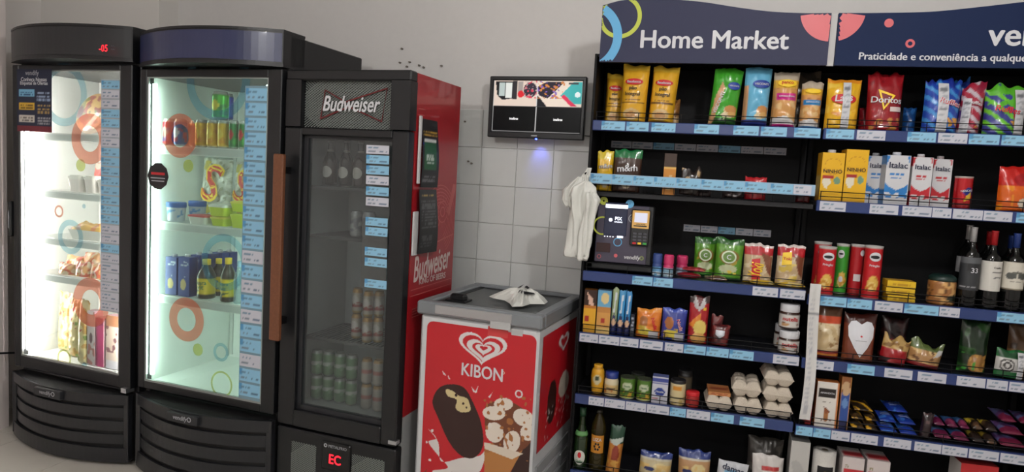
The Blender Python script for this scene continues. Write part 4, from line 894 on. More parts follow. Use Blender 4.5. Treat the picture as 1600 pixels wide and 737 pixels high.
# ---- second shelf, right bay : milk
nin = [('bg', (244, 188, 20)), ('e', .27, .40, .19, .10, (240, 232, 210)), ('p', [(.1, .40), (.44, .40), (.3, .26), (.2, .27)], (240, 232, 210)), ('e', .73, .43, .15, .075, (120, 160, 130)), ('n', .55, .9, .34, .5, (226, 200, 120), 1.3, .4), ('o', .5, .72, .36, .39, (214, 150, 20)), ('r', .08, .55, .475, .53, (176, 40, 40)), ('b', 0, .03, (200, 150, 20))]
def milkcap(x, m_): return CAP([(.0, 1.0), (.36, 1.0), (.36, 1.06), (.32, 1.07), (.0, 1.07)], m_, 'cap', x, 0)
for k, (a, b, t, cp) in enumerate([(1281, 1318, 239, 1), (1318, 1355, 234, 0)]):
    stand(boxk('milk_carton', nin, [('bg', (216, 160, 20)), ('r', .1, .9, .1, .5, (230, 200, 120))], [('bg', (236, 180, 20))], [T_('NINHO', 0, .62, .84, mat('brown_ink', (70, 50, 20), .5))]+([milkcap(.0, INKW)] if cp else [])), S, a, b, t, Q2, .02, ['yellow carton of milk with a white cap at the left end of the row', 'yellow carton of milk without a cap, second from the left'][k], 'milk carton', 'milk cartons', [2, 2][k], 0, .085)
ita = lambda c, d: [('bg', (222, 222, 226)), ('p', [(0, .44), (.2, .36), (.5, .30), (.8, .36), (1, .44), (1, .14), (0, .14)], c), ('p', [(.2, .37), (.5, .31), (.8, .37), (.8, .5), (.2, .5)], (222, 222, 226)), ('n', 0, 1, .12, .24, (228, 228, 230), 1.1, .1), ('b', 0, .14, (214, 214, 218)), ('p', [(0, .99), (.16, 1), (0, .80)], c), ('p', [(1, .99), (.84, 1), (1, .80)], c), ('t', .2, .75, .60, .66, 1, d), ('t', .25, .7, .54, .57, 1, d)]
BL, RD2 = (40, 130, 206), (200, 34, 48); NAVYI = mat('navy_ink', (34, 40, 66), .5)
for k, (a, b, t, c, yf, lab) in enumerate([(1353, 1384, 244, BL, .10, 'white and blue milk carton standing back beside the yellow ones'), (1382, 1421, 243, BL, .02, 'white and blue milk carton in the front row with a white cap'), (1423, 1456, 246, RD2, .02, 'white and red milk carton in the front row with a white cap'), (1455, 1486, 249, RD2, .07, 'white and red milk carton set back beside the red tin')]):
    stand(boxk('milk_carton', ita(c, c), [('bg', c), ('b', .3, .8, (220, 220, 224))], [('bg', c)], [T_('Italac', 0, .80, .78, NAVYI), milkcap(0, INKW)], gable=.0), S, a, b, t, Q2, yf, lab, 'milk carton', 'milk cartons', [0, 0, 0, 1][k], 0, .075)
stand(lathek('cocoa_tin', [(.0, 0), (.96, 0), (1, .02), (1, .97), (1.02, .98), (1.02, 1), (.9, 1), (0, .985)], [('bg', (196, 28, 36)), ('b', .95, 1, (200, 196, 190)), ('e', .56, .52, .1, .14, (40, 50, 140)), ('p', [(.48, .22), (.62, .34), (.62, .56), (.52, .42)], (240, 200, 60)), ('b', 0, .2, (150, 24, 30)), ('t', .4, .6, .84, .9, 1, (240, 200, 90))], [T_('NESCAU', .05, .56, .66, INKW, 8)], TIN), S, 1489, 1519, 276, Q2, .03, 'short red cocoa tin to the right of the milk cartons', 'tin', None, 0, 0)
stand(bagk('cocoa_pouch', [('bg', (232, 104, 28)), ('b', .6, 1, (206, 36, 30)), ('e', .7, .72, .3, .14, (176, 22, 30)), ('e', .8, .2, .24, .12, (232, 220, 200)), ('n', 0, .4, 0, .6, (246, 150, 40), .6, .3)], seed=40), S, 1562, 1616, 262, Q2, .03, 'red and orange stand-up pouch at the right edge of the milk shelf', 'pouch', None, 5, 0, .07)
# ---- third shelf, left bay : payment terminal
tr = empty('payment_terminal', (0, 0, 0), 0, 'dark payment terminal with lit screen and yellow card reader on the third shelf', 'terminal')
a = onY(927, 316, .02); b = onY(1019, 316, .02); c = onY(922, 412, .02); tw = .250; th = .262
tr.location = (c[0]+tw/2+.012, .03, Z3+.012); tr.rotation_euler = (R(-4), 0, R(2))
PURP = mat('terminal_purple_grey', (62, 56, 74), .45)
MB().box(-tw/2-.008, tw/2+.006, .0, .14, 0, .03, .004).build('stand_base', BLACK, tr)
hp = MB().box(-tw/2, tw/2, 0, .06, .03, .03+th, .006).build('housing', BLACK, tr)
MB().box(-tw/2+.004, tw/2-.022, -.003, .002, .034, .026+th, .003).build('face_plate', PURP, hp)
def tpos(px, py):
    p = onY(px, py, .012); return p[0]-tr.location[0], p[2]-Z3
def tring(px, py, r0, r1, material, a0=0, a1=360): x, z = tpos(px, py); ring_mb(x, z, r0, r1, -.0042, -.0028, a0, a1).build('printed_ring', material, hp)
tring(940, 357, .034, .041, LIME, 70, 300); tring(964, 383, .015, .019, SKY); tring(988, 346, .016, .019, INKS, 60, 300); tring(988, 346, .008, .010, INKS); tring(935, 405, .007, .009, SAL); tring(942, 318, .004, .018, LIME); tring(983, 323, .002, .018, SKY)
x, z = tpos(961, 404); MB().prism(disc_poly(x, z, .008), -.0042, -.0028).build('printed_dot', SAL, hp)
x0, z1 = tpos(945, 320); x1, z0 = tpos(977, 374); 
sc_ = MB().box(x0, x1, -.006, -.002, z0, z1, .002).build('screen', mat('terminal_screen', (24, 30, 56), .2, emit=.25), hp)
box('lit_bar', x0+.002, x1+.0, -.0068, -.006, z1-.024, z1-.008, mat('screen_glow', (240, 244, 255), .4, emit=1.2), sc_)
GL = mat('screen_glow', (0, 0, 0)); text(sc_, 'PIX', (x0+x1)/2+.012, z0+.075, .03, GL, y=-.0068); text(sc_, 'APROXIME', (x0+x1)/2+.012, z0+.06, .036, GL, y=-.0068, height=.006); MB().prism(disc_poly((x0+x1)/2-.022, z0+.068, .008, 12), -.0068, -.006).build('screen_icon', GL, sc_)
for i in range(4): box('status_dot', x0+.004+i*.012, x0+.009+i*.012, -.0048, -.003, z0-.008, z0-.004, GL, hp)
box('status_bar', x0+.06, x0+.086, -.0048, -.003, z0-.009, z0-.0, GL, hp)
x0, z1 = tpos(931, 383); x1, z0 = tpos(952, 399); box('scanner_window', x0, x1, -.0048, -.002, z0, z1, mat('scanner_red', (48, 16, 18), .2), hp)
x, z = tpos(988, 408); text(hp, 'vendify', x-.004, z, .07, INKW, y=-.0042, shear=.12); ring_mb(x+.037, z+.002, .004, .010, -.0042, -.003).build('printed_ring', mat('olive_print', (120, 130, 80), .5), hp)
# card reader
x0, z1 = tpos(988, 333); x1, z0 = tpos(1014, 363); cr_ = MB().box(x0-.004, x1, -.022, 0, z0-.075, z1+.004, .004).build('card_reader', BLACK, tr)
MB().box(x0, x1-.003, -.0245, -.02, z0, z1, .003).build('reader_face', mat('reader_yellow', (226, 178, 100), .4), cr_); box('reader_display', x0+.010, x1-.012, -.0256, -.024, z0+.026, z1-.010, mat('reader_lcd', (198, 200, 220), .4, emit=.45), cr_); box('reader_slot', x0+.008, x1-.012, -.0252, -.024, z0+.008, z0+.013, INKK, cr_); text(cr_, 'APROXIME', (x0+x1)/2, z0+.018, .04, INKK, y=-.0252, height=.005)
for i in range(3):
    for j in range(4):
        kx = x0+.008+i*.022; kz = z0-.018-j*.014; kc = [mat('key_grey', (74, 74, 82), .5)]*3
        m_ = [INKR, INKY, mat('key_green', (60, 160, 70), .5)][i] if j == 3 else kc[0]
        MB().box(kx, kx+.016, -.0245, -.021, kz-.009, kz, .002).build('key', m_, cr_)
# tubs, flat packs, crisps, popcorn
cup = [(0, 0), (.9, 0), (1, .03), (.97, .38), (1, .45), (1, .5), (.9, .52), (.92, .58), (1, .62), (.98, .93), (.85, 1), (0, 1)]
tub = lambda c, c2: [('bg', c), ('b', 0, .42, c2), ('t', .3, .7, .08, .34, 3, (230, 240, 245)), ('b', .42, .52, c)]
stand(lathek('gum_jar', cup, tub((60, 84, 150), (110, 170, 214))), S, 1019, 1035, 396, Z3, .03, 'small blue jar of chewing gum next to the payment terminal', 'jar', 'chewing gum jars')
stand(lathek('gum_jar', cup, tub((214, 56, 110), (150, 190, 214))), S, 1036, 1053, 398, Z3, .02, 'pink-lidded jar of chewing gum beside the blue one', 'jar', 'chewing gum jars')
stand(lathek('gum_jar', cup, tub((214, 56, 110), (160, 180, 206))), S, 1056, 1075, 399, Z3, .10, 'pink-lidded jar of chewing gum standing farther back on its own', 'jar', 'chewing gum jars')
def flat(F, l, r, py, z0, yf, dep, hgt, design, label, cat, group=None, name='sweet_packet', seed=1, yaw=0, parts=(), material=None, wr=1.):
    """packet lying on its back"""
    a = F.hit(l, py, yf)[0]; b = F.hit(r, py, yf)[0]; w_ = b-a
    me, surf = pouch(w_, dep, hgt*1.0, design, material, seed, True, wr)
    o = link(name, me, None, F.world((a+b)/2, yf, z0+hgt/2*1.05), (R(-90), 0, F.a+R(yaw))); tag(o, label, cat, group)
    for p in parts: p(o, surf, w_, dep, hgt)
    return o
def liebar(F, l, r, py, z0, yf, dep, hgt, design, label, cat, group=None, name='sweet_packet', seed=1, yaw=0, wr=.8, pitch=-87):
    """soft packet lying on the shelf: long side across, slightly raised"""
    a = F.hit(l, py, yf)[0]; b = F.hit(r, py, yf)[0]; w_ = b-a
    w_ *= .93; me, surf = pouch(w_, dep, hgt, design, None, seed, True, wr*.6)
    o = link(name, me, None, F.world((a+b)/2, yf+.012, z0+hgt*.5+.005), (R(pitch), 0, F.a+R(yaw))); tag(o, label, cat, group)
    return o
RP = [('bg', (150, 30, 44)), ('n', 0, 1, 0, 1, (190, 80, 80), .8, .5)]
liebar(S, 1057, 1098, 432, Z3, .0, .06, .024, RP, 'flat dark red packet lying at the shelf edge before the gum jars', 'sweet packet', 'flat packets on the third shelf', seed=51, yaw=4)
liebar(S, 1064, 1104, 424, Z3+.030, .005, .06, .018, RP, 'second dark red packet lying on top of the first', 'sweet packet', 'flat packets on the third shelf', seed=52, yaw=-5)
liebar(S, 1100, 1138, 438, Z3, .0, .05, .02, [('bg', (116, 84, 70)), ('n', 0, 1, 0, 1, (206, 170, 130), .9, .4)], 'flat tan packet lying at the shelf edge in front of the green bags', 'sweet packet', 'flat packets on the third shelf', seed=53, yaw=2)
grn = [('bg', (96, 158, 44)), ('b', .84, 1, (46, 106, 40)), ('e', .5, .55, .36, .17, (150, 116, 52)), ('n', .1, .9, .3, .5, (196, 170, 70), .8, .4), ('e', .48, .28, .34, .10, (206, 214, 170)), ('b', 0, .08, (40, 100, 40)), ('n', .2, .8, .14, .24, (240, 210, 80), 1.1, .3)]
gparts = [PATCH([(p[0], p[1]) for p in ELL(-.02, .56, .27, .15)], mat('pale_green_ink', (206, 218, 190), .45), 'brand_ring'), PATCH(ELL(-.02, .56, .21, .115), mat('leaf_green_ink', (92, 128, 48), .45), 'brand_ring', .0014), T_('C', -.02, .56, .16, INKW, 0)]
stand(bagk('snack_bag', grn, gparts, seed=55), S, 1084, 1122, 372, Z3, .15, 'green bag of crackers half behind its twin on the third shelf', 'snack bag', 'green cracker bags', 2, -1, .05)
stand(bagk('snack_bag', grn, gparts, seed=56), S, 1116, 1162, 373, Z3, .085, 'green bag of crackers in front with a white spiral badge', 'snack bag', 'green cracker bags', 0, 1, .055)
yok = [('bg', (206, 178, 140)), ('b', .72, 1, (196, 34, 44)), ('b', .94, 1, (232, 220, 214)), ('n', 0, 1, .0, .7, (232, 214, 180), .7, .3), ('p', [(.6, .8), (1, .7), (1, .2), (.85, .3)], (140, 84, 60)), ('b', 0, .05, (230, 190, 60))]
yp = [PATCH([(-.18, .08), (-.22, .62), (.06, .66), (.10, .12)], INKR, 'brand_patch'), T_('Yoki', -.06, .36, .5, INKY, 82, 0, .34)]
stand(bagk('popcorn_bag', yok, yp, seed=57), S, 1161, 1209, 383, Z3, .085, 'red and beige bag of snacks with yellow vertical lettering', 'snack bag', 'red and beige snack bags', -3, 0, .05)
stand(bagk('popcorn_bag', yok+[('n', .1, .8, .1, .55, (226, 196, 90), .7, .0)], [PATCH([(-.3, .50), (-.3, .80), (.02, .84), (.06, .54)], INKY, 'brand_patch'), T_('Yoki', -.12, .67, .3, INKR)], seed=58), S, 1212, 1258, 384, Z3, .08, 'red and beige bag of snacks at the right end with a yellow badge', 'snack bag', 'red and beige snack bags', -6, 1, .055)
for k, (a, b, py) in enumerate([(1170, 1212, 447), (1214, 1261, 449)]):
    liebar(S, a, b, py, Z3, -.002, .055, .02, [('bg', (236, 196, 60)), ('n', 0, 1, 0, 1, (246, 226, 150), .8, .3)], ['flat yellow packet lying before the vertical-lettered snack bag', 'flat yellow packet lying at the right end of the third shelf of the left bay'][k], 'sweet packet', 'flat yellow packets', seed=60+k)
# ---- third shelf, right bay : crisp tubes, boxes, nuts, wine
tube_p = [(0, 0), (.98, 0), (1.02, .01), (1, .025), (1, .97), (1.03, .975), (1.03, 1), (.93, 1), (.92, .99), (0, .99)]
def pr(c): return [('bg', c), ('b', .0, .02, (180, 176, 170)), ('b', .965, 1, (206, 204, 200)), ('e', .5, .30, .1, .14, (236, 190, 90)), ('e', .47, .24, .07, .1, (246, 214, 130)), ('n', .36, .64, .14, .40, (214, 150, 50), 1.0, .5)]
pp = [PATCH(ELL(0, .80, .34, .085), INKW, 'face_patch'), PATCH(ELL(-.02, .795, .25, .032), INKK, 'printed_moustache', .0012), T_('Pringles', 0, .63, .60, INKW)]
for k, (a, b, t, c, yf, parts, lab) in enumerate([
        (1269, 1297, 378, (196, 28, 38), .11, pp, 'red crisp tube standing behind the leftmost front tube'), (1276, 1305, 385, (206, 28, 38), .02, pp, 'red crisp tube at the left front with a white oval face'),
        (1304, 1325, 381, (60, 160, 50), .10, [PATCH(ELL(-.22, .80, .26, .085), INKW, 'face_patch'), PATCH(ELL(-.22, .805, .18, .02), INKK, 'printed_moustache', .0012), PATCH(ELL(-.1, .3, .16, .06), INKW, 'printed_dip')], 'green crisp tube among the red ones'),
        (1326, 1349, 382, (188, 26, 36), .10, [PATCH(ELL(.26, .84, .18, .06), INKW, 'face_patch'), PATCH(RECT(-.25, .25, .28, .42), mat('barcode_patch', (206, 196, 196), .5), 'barcode_patch')], 'red crisp tube turned to show its barcode side'), (1348, 1377, 384, (206, 28, 38), .02, pp, 'rightmost red crisp tube with the white oval face')]):
    stand(lathek('crisp_tube', tube_p, pr(c) if k != 3 else [('bg', c), ('b', .965, 1, (206, 204, 200)), ('b', .04, .1, (150, 30, 30))], parts), S, a, b, t, Q3, yf, lab, 'crisp tube', 'crisp tubes')
for k, (a, b, z) in enumerate([(1386, 1430, 0), (1384, 1429, .029), (1384, 1429, .058)]):
    a_ = S.hit(a, 465, .02)[0]; b_ = S.hit(b, 465, .02)[0]; me, _ = carton(b_-a_, .026, .07, [('bg', (240, 196, 40)), ('t', .2, .8, .3, .7, 1, (200, 150, 30)), ('b', 0, .06, (60, 50, 20))], [('bg', (214, 170, 30))], [('bg', (226, 180, 60)), ('e', .5, .5, .3, .3, (190, 130, 60))])
    o = link('chocolate_box', me, None, ((a_+b_)/2, .055, Q3+z+.001), (0, 0, R([2, -2, 1][k]))); tag(o, 'flat yellow box, %s of the stack of three beside the crisp tubes' % ['lowest', 'middle one', 'topmost'][k], 'box', 'flat yellow boxes')
stand(lathek('nut_jar', [(0, 0), (.9, 0), (1, .06), (1, .72), (.96, .78), (.92, .8), (0, .8)], [('bg', (170, 112, 60)), ('n', 0, 1, 0, 1, (226, 176, 110), 1.0, .2), ('n', 0, 1, 0, 1, (96, 58, 30), 1.2, .6), ('e', .62, .3, .1, .16, (40, 50, 36))], [CAP([(0, .78), (.97, .78), (1.0, .80), (.98, .90), (.7, .99), (0, 1)], mat('dark_green_lid', (22, 44, 40), .4), 'lid')], FOIL), S, 1448, 1494, 428, Q3, .02, 'round tub of mixed nuts with a dark green lid beside the wine', 'tub', None)
wine = [(0, 0), (.94, 0), (1, .015), (1, .62), (.9, .68), (.5, .745), (.33, .79), (.31, .98), (.35, .985), (.35, 1), (0, 1)]
WINEG = mat('wine_glass_dark', (8, 9, 9), .12)
def winek(lab_c, cap_m, design, lz0, lz1, extra=()):
    def f(w, h, d):
        me, surf = lathe([(r*w/2, z*h) for r, z in wine], None, WINEG, 32, .01)
        def lab(o, sf, w, h, d):
            if design is None: return
            u, v, F = grid(30, 30); th = (u-.5)*3.9; rr = w/2+.0008; V = np.stack([rr*np.sin(th), -rr*np.cos(th), (lz0+(lz1-lz0)*v)*h], 1)
            link('label', mesh('label', V, F, MATTE, paint(design, .5+(u-.5)*1.0, v, .1, .1)), o)
        def capf(o, sf, w, h, d):
            me2, _ = lathe([(.335*w/2, .82*h), (.345*w/2, .985*h), (.37*w/2, .99*h), (.36*w/2, 1.004*h), (0, 1.004*h)], None, cap_m, 20); link('capsule', me2, o)
        return me, surf, 'wine_bottle', [lab, capf]+list(extra)
    return f
WL = [('bg', (226, 222, 214)), ('t', .46, .8, .62, .7, 1, (90, 90, 90)), ('t', .5, .72, .42, .5, 2, (120, 120, 120))]
BLKC = mat('black_capsule', (22, 22, 24), .4); SILC = mat('silver_capsule', (196, 196, 198), .35, .5); REDC = mat('red_capsule', (168, 28, 34), .4); BLUC = mat('blue_capsule', (34, 56, 120), .4)
KL = [('bg', (52, 54, 58)), ('b', .82, 1, (96, 98, 102)), ('r', .35, .75, .6, .82, (34, 35, 38)), ('t', .12, .6, .1, .18, 2, (170, 170, 172))]
EL = [('bg', (224, 218, 204)), ('e', .36, .5, .13, .12, (90, 92, 88)), ('e', .64, .5, .13, .12, (90, 92, 88)), ('p', [(.2, .55), (.5, .68), (.8, .55), (.5, .6)], (110, 108, 100)), ('t', .35, .65, .28, .33, 1, (150, 146, 136)), ('b', 0, .04, (120, 110, 90)), ('b', .97, 1, (150, 140, 120))]
stand(winek(0, SILC, [('bg', (150, 150, 152))], .40, .60), S, 1494, 1525, 352, Q3, .13, 'dark wine bottle with silver cap standing behind the numbered one', 'wine bottle', 'wine bottles')
stand(winek(0, SILC, KL, .22, .63, [T_('33', .06, .47, .36, INKW)]), S, 1500, 1532, 355, Q3, .02, 'wine bottle with a black label numbered 33 and a silver cap', 'wine bottle', 'wine bottles')
stand(winek(0, REDC, None, 0, 1), S, 1526, 1556, 362, Q3, .13, 'wine bottle with a red capsule hidden behind the plain white label', 'wine bottle', 'wine bottles')
stand(winek(0, REDC, WL, .24, .62, [T_('Confio', .14, .54, .4, INKK)]), S, 1532, 1565, 361, Q3, .02, 'wine bottle with a plain white label and a red capsule', 'wine bottle', 'wine bottles')
stand(winek(0, BLUC, None, 0, 1), S, 1560, 1590, 368, Q3, .13, 'wine bottle with a blue capsule hidden behind the emblem label', 'wine bottle', 'wine bottles')
stand(winek(0, BLUC, EL, .28, .64), S, 1566, 1601, 365, Q3, .02, 'wine bottle with a cream emblem label and a blue capsule', 'wine bottle', 'wine bottles')
# ---- fourth shelf, left bay : biscuits
ck = lambda top, mid, low, extra=[]: [('bg', mid), ('b', .6, 1, top), ('b', 0, .14, low)]+extra
stand(boxk('biscuit_pack', ck((60, 34, 22), (236, 176, 40), (230, 170, 40), [('p', [(.2, .95), (.7, .8), (.8, .62), (.4, .66)], (232, 190, 170)), ('b', .56, .64, (200, 120, 40)), ('r', .15, .45, .26, .38, (180, 40, 30))]), [('bg', (150, 90, 30))]), S, 911, 931, 453, Z4, .02, 'yellow biscuit pack with a dark brown top at the left end of the row', 'biscuit pack', 'upright biscuit packs', 3, 0, .05)
stand(boxk('biscuit_pack', ck((110, 176, 214), (226, 164, 84), (236, 200, 120), [('e', .55, .82, .3, .13, (240, 214, 150)), ('b', .5, .62, (206, 140, 70)), ('r', .3, .6, .24, .36, (180, 50, 40))]), [('bg', (120, 150, 180))]), S, 932, 954, 454, Z4, .02, 'tan biscuit pack with a sky blue top, second from the left', 'biscuit pack', 'upright biscuit packs', 2, 0, .05)
for k, (a, b, t, c) in enumerate([(954, 964, 452, (170, 186, 140)), (964, 975, 455, (70, 160, 216)), (975, 985, 456, (60, 150, 214))]):
    stand(bagk('biscuit_pack', [('bg', c), ('b', 0, .28, (34, 42, 96)), ('p', [(0, .28), (1, .28), (.5, .5)], (34, 42, 96)), ('e', .5, .28, .36, .08, (226, 184, 150)), ('p', [(.3, .5), (.6, .5), (.7, .9), (.5, .9)], (220, 228, 236))], seed=70+k, wr=.4, jag=.01), S, a, b, t, Z4, .02, ['narrow pale green and navy wafer pack', 'narrow blue and navy wafer pack in the middle of three', 'narrow blue and navy wafer pack, rightmost of three'][k], 'wafer pack', 'narrow wafer packs', 0, 1, .03)
stand(boxk('wafer_bar', [('bg', (40, 42, 56)), ('t', .1, .9, .3, .9, 4, (170, 176, 190))], [('bg', (30, 30, 40))]), S, 985, 991, 491, Z4, .03, 'thin dark wafer bar squeezed between the wafers and the orange bag', 'wafer', None, 0, 0, .04)
nes = lambda c, c2: [('bg', c), ('b', .88, 1, c2), ('e', .3, .55, .18, .2, (176, 106, 50)), ('e', .4, .22, .32, .12, (226, 206, 70)), ('n', .1, .7, .05, .4, (200, 170, 60), .9, .4), ('r', .55, .95, .0, .25, (200, 200, 206))]
for k, (a, b, t, c, c2) in enumerate([(992, 1033, 484, (236, 132, 36), (250, 160, 60)), (1032, 1073, 484, (50, 64, 156), (70, 90, 190))]):
    stand(bagk('cookie_bag', nes(c, c2), [T_('Nesfit', .24, .52, .5, INKR if k == 0 else INKW, -70), T_('Nesfit', .235, .525, .48, INKR, -70)], seed=74+k, wr=.7), S, a, b, t, Z4, .025, ['orange bag of wholegrain cookies with red slanted lettering', 'royal blue bag of wholegrain cookies with red slanted lettering'][k], 'cookie bag', 'wholegrain cookie bags', 0, 1, .05)
stand(bagk('crisp_bag', [('bg', (176, 28, 36)), ('b', .84, 1, (64, 48, 48)), ('e', .5, .86, .3, .14, (200, 196, 196)), ('p', [(.2, .98), (.5, .66), (.8, .98)], (206, 200, 200)), ('p', [(.3, .98), (.5, .76), (.7, .98)], (110, 30, 34)), ('p', [(0, .4), (.6, .66), (.6, .5), (.3, .3)], (236, 140, 40)), ('e', .6, .34, .34, .16, (238, 210, 110)), ('e', .55, .12, .4, .12, (226, 170, 90)), ('r', .72, .88, .7, .76, (240, 190, 50))], seed=76), S, 1075, 1108, 463, Z4, .02, 'tall red bag of crisps standing upright among the cookies', 'crisp bag', None, 0, 0, .05)
stand(bagk('snack_bag', [('bg', (116, 36, 36)), ('n', 0, 1, 0, 1, (84, 24, 26), .7, .3)], seed=77, wr=1.3), S, 1107, 1127, 494, Z4, .07, 'maroon snack bag behind the one with the silver badge', 'snack bag', 'maroon snack bags', 0, 4, .04)
stand(bagk('snack_bag', [('bg', (120, 40, 38)), ('n', 0, 1, 0, 1, (80, 26, 28), .7, .3)], [PATCH([(-.3, .75), (.2, .75), (.2, .55), (-.05, .38), (-.3, .55)], INKS, 'badge')], seed=78, wr=1.3), S, 1110, 1140, 509, Z4, .02, 'low maroon snack bag with a silver badge beside the tall red crisps', 'snack bag', 'maroon snack bags', 0, 3, .05)
# hazelnut spread jars
nut_p = [(0, 0), (.9, 0), (1, .05), (1, .55), (.92, .66), (.88, .72), (0, .72)]
def nutk(w, h, d):
    me, surf = lathe([(r*w/2, z*h) for r, z in nut_p], [('bg', (58, 30, 20)), ('b', .10, .78, (224, 220, 214)), ('n', .3, .7, .12, .4, (120, 66, 40), 1.0, .4), ('e', .42, .25, .06, .1, (206, 160, 110))], FOIL, 32, .004)
    return me, surf, 'spread_jar', [T_('nutella', .0, .42, .78, INKR), CAP([(0, .68), (.93, .68), (.95, .70), (.95, .97), (.9, 1), (0, 1)], INKW, 'lid')]
stand(nutk, S, 1215, 1250, 516, Z4, .015, 'white-lidded jar of hazelnut spread, lower one at the right end of the shelf', 'jar', 'hazelnut spread jars')
x_, w_, h_ = S.slot(1215, 1250, 516, Z4, .015)
stand(nutk, S, 1216.5, 1250.5, 478, Z4+h_+.003, .015, 'white-lidded jar of hazelnut spread, upper one stacked on another', 'jar', 'hazelnut spread jars', h=h_)
stand(nutk, S, 1208, 1240, 520, Z4, .11, 'white-lidded jar of hazelnut spread half hidden behind the stacked pair', 'jar', 'hazelnut spread jars', h=h_)
# ---- fourth shelf, right bay : bags
stand(bagk('biscuit_bag', [('bg', (214, 186, 140)), ('n', 0, 1, .2, .68, (236, 216, 176), .8, .2), ('n', 0, 1, .2, .68, (176, 136, 90), .9, .6), ('b', .80, 1, (96, 60, 30)), ('b', .66, .80, (206, 72, 30)), ('b', 0, .16, (150, 34, 30)), ('b', .07, .10, (206, 130, 40))], seed=80), S, 1272, 1318, 478, Q4, .025, 'clear bag of pale biscuits with an orange band beside the paper strip', 'biscuit bag', None, 3, 0, .07)
hpoly = [(-.39, .74), (-.31, .85), (-.16, .87), (0, .80), (.16, .87), (.31, .85), (.39, .74), (.37, .54), (.2, .32), (.0, .12), (-.2, .32), (-.37, .54)][::1]
stand(bagk('coffee_bag', [('bg', (128, 62, 40)), ('b', .8, 1, (80, 34, 26)), ('n', 0, 1, 0, .3, (150, 84, 52), .7, .4)], [PATCH(hpoly, mat('label_white', (216, 216, 222), .5), 'heart_label'), PATCH(ELL(0, .56, .035, .02, 8), INKR, 'printed_mark', .0012), PATCH(RECT(-.17, .17, .46, .475), INKS, 'printed_line', .0012)], seed=81), S, 1318, 1373, 493, Q4, .025, 'brown bag with a big white heart-shaped label', 'bag', None, 0, 0, .08)
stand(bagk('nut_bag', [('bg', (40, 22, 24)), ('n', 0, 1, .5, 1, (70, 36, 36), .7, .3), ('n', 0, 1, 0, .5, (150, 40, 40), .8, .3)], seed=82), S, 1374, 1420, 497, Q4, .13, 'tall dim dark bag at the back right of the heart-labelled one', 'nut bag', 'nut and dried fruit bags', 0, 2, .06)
stand(bagk('nut_bag', [('bg', (168, 28, 36)), ('b', .55, 1, (196, 160, 96)), ('n', 0, 1, .5, 1, (140, 100, 50), .8, .4), ('n', 0, 1, 0, .2, (40, 16, 20), .5, .3)], seed=83, wr=1.4, jag=.02), S, 1374, 1421, 530, Q4, .025, 'slumped red bag of nuts with a clear top beside the heart label', 'nut bag', 'nut and dried fruit bags', 0, 8, .06)
stand(bagk('nut_bag', [('bg', (140, 30, 34)), ('b', .2, .7, (186, 140, 90)), ('n', 0, 1, .2, .75, (226, 190, 130), .9, .3), ('n', 0, 1, .2, .7, (110, 70, 40), 1.0, .6), ('b', .7, 1, (96, 112, 60)), ('p', [(.7, .5), (1, .66), (1, .8), (.85, .8)], (206, 206, 206))], seed=84, wr=1.4, jag=.02), S, 1418, 1474, 541, Q4, .02, 'low bag of mixed nuts with a green top and red bottom', 'nut bag', 'nut and dried fruit bags', -5, 8, .07)
stand(bagk('salad_bag', [('bg', (22, 44, 24)), ('n', 0, 1, 0, 1, (44, 84, 40), .7, .4), ('e', .6, .2, .34, .18, (170, 120, 60)), ('n', .3, .95, .05, .38, (206, 156, 80), .9, .4), ('n', 0, .5, 0, .4, (70, 160, 60), .8, .4)], seed=85, wr=1.2), S, 1500, 1549, 504, Q4, .05, 'dark green bag with a tan picture at its foot on the right', 'snack bag', 'green snack bags', 0, 1, .06)
stand(bagk('snack_bag', [('bg', (40, 110, 60)), ('r', 0, 1, .25, .7, (214, 212, 208)), ('o', .32, .46, .18, .24, (60, 56, 54)), ('o', .32, .46, .08, .13, (60, 56, 54)), ('n', 0, 1, .7, 1, (30, 80, 46), .6, .3), ('r', .8, 1, .0, .5, (206, 150, 90))], [strip(.12, .34, 0, .95)], seed=86), S, 1556, 1608, 550, Q4, .02, 'white and green bag with a dark spiral and paper strip', 'snack bag', 'green snack bags', 0, 3, .06)
stand(bagk('snack_bag', [('bg', (100, 72, 50)), ('b', .3, .5, (140, 104, 70)), ('n', 0, 1, 0, 1, (70, 48, 34), .6, .4)], seed=87), S, 1576, 1612, 510, Q4, .13, 'tall brown bag standing behind the white and green one', 'snack bag', 'green snack bags', 0, 0, .05)
# ---- fifth shelf, left bay : jars, tins, eggs
stand(lathek('mustard_bottle', [(0, 0), (.72, 0), (.8, .03), (.92, .3), (1, .55), (.95, .75), (.8, .85), (.68, .87), (.66, 1), (0, 1)], [('bg', (238, 176, 44)), ('e', .5, .5, .1, .16, (226, 214, 170)), ('r', .44, .56, .5, .6, (60, 70, 50)), ('b', .86, .89, (200, 140, 30))], []), S, 923, 945, 569, Z5, .035, 'yellow squeeze bottle at the left end of the fifth shelf', 'bottle', None)
stand(lathek('mayonnaise_jar', [(0, 0), (.92, 0), (1, .05), (1, .62), (.88, .70), (.86, .76), (0, .76)], [('bg', (236, 222, 186)), ('b', .12, .66, (230, 196, 130)), ('n', .3, .7, .1, .4, (206, 120, 50), 1.0, .4), ('r', .38, .62, .38, .5, (70, 60, 50))], [CAP([(0, .73), (.9, .73), (.93, .75), (.93, .99), (0, 1)], mat('navy_lid', (34, 54, 128), .4), 'lid')]), S, 944, 967, 580, Z5, .025, 'cream jar of mayonnaise with a navy lid', 'jar', None)
can_p = [(0, 0), (.97, 0), (1, .02), (1, .04), (.98, .06), (.98, .94), (1, .96), (1, .98), (.96, 1), (.93, .985), (0, .98)]
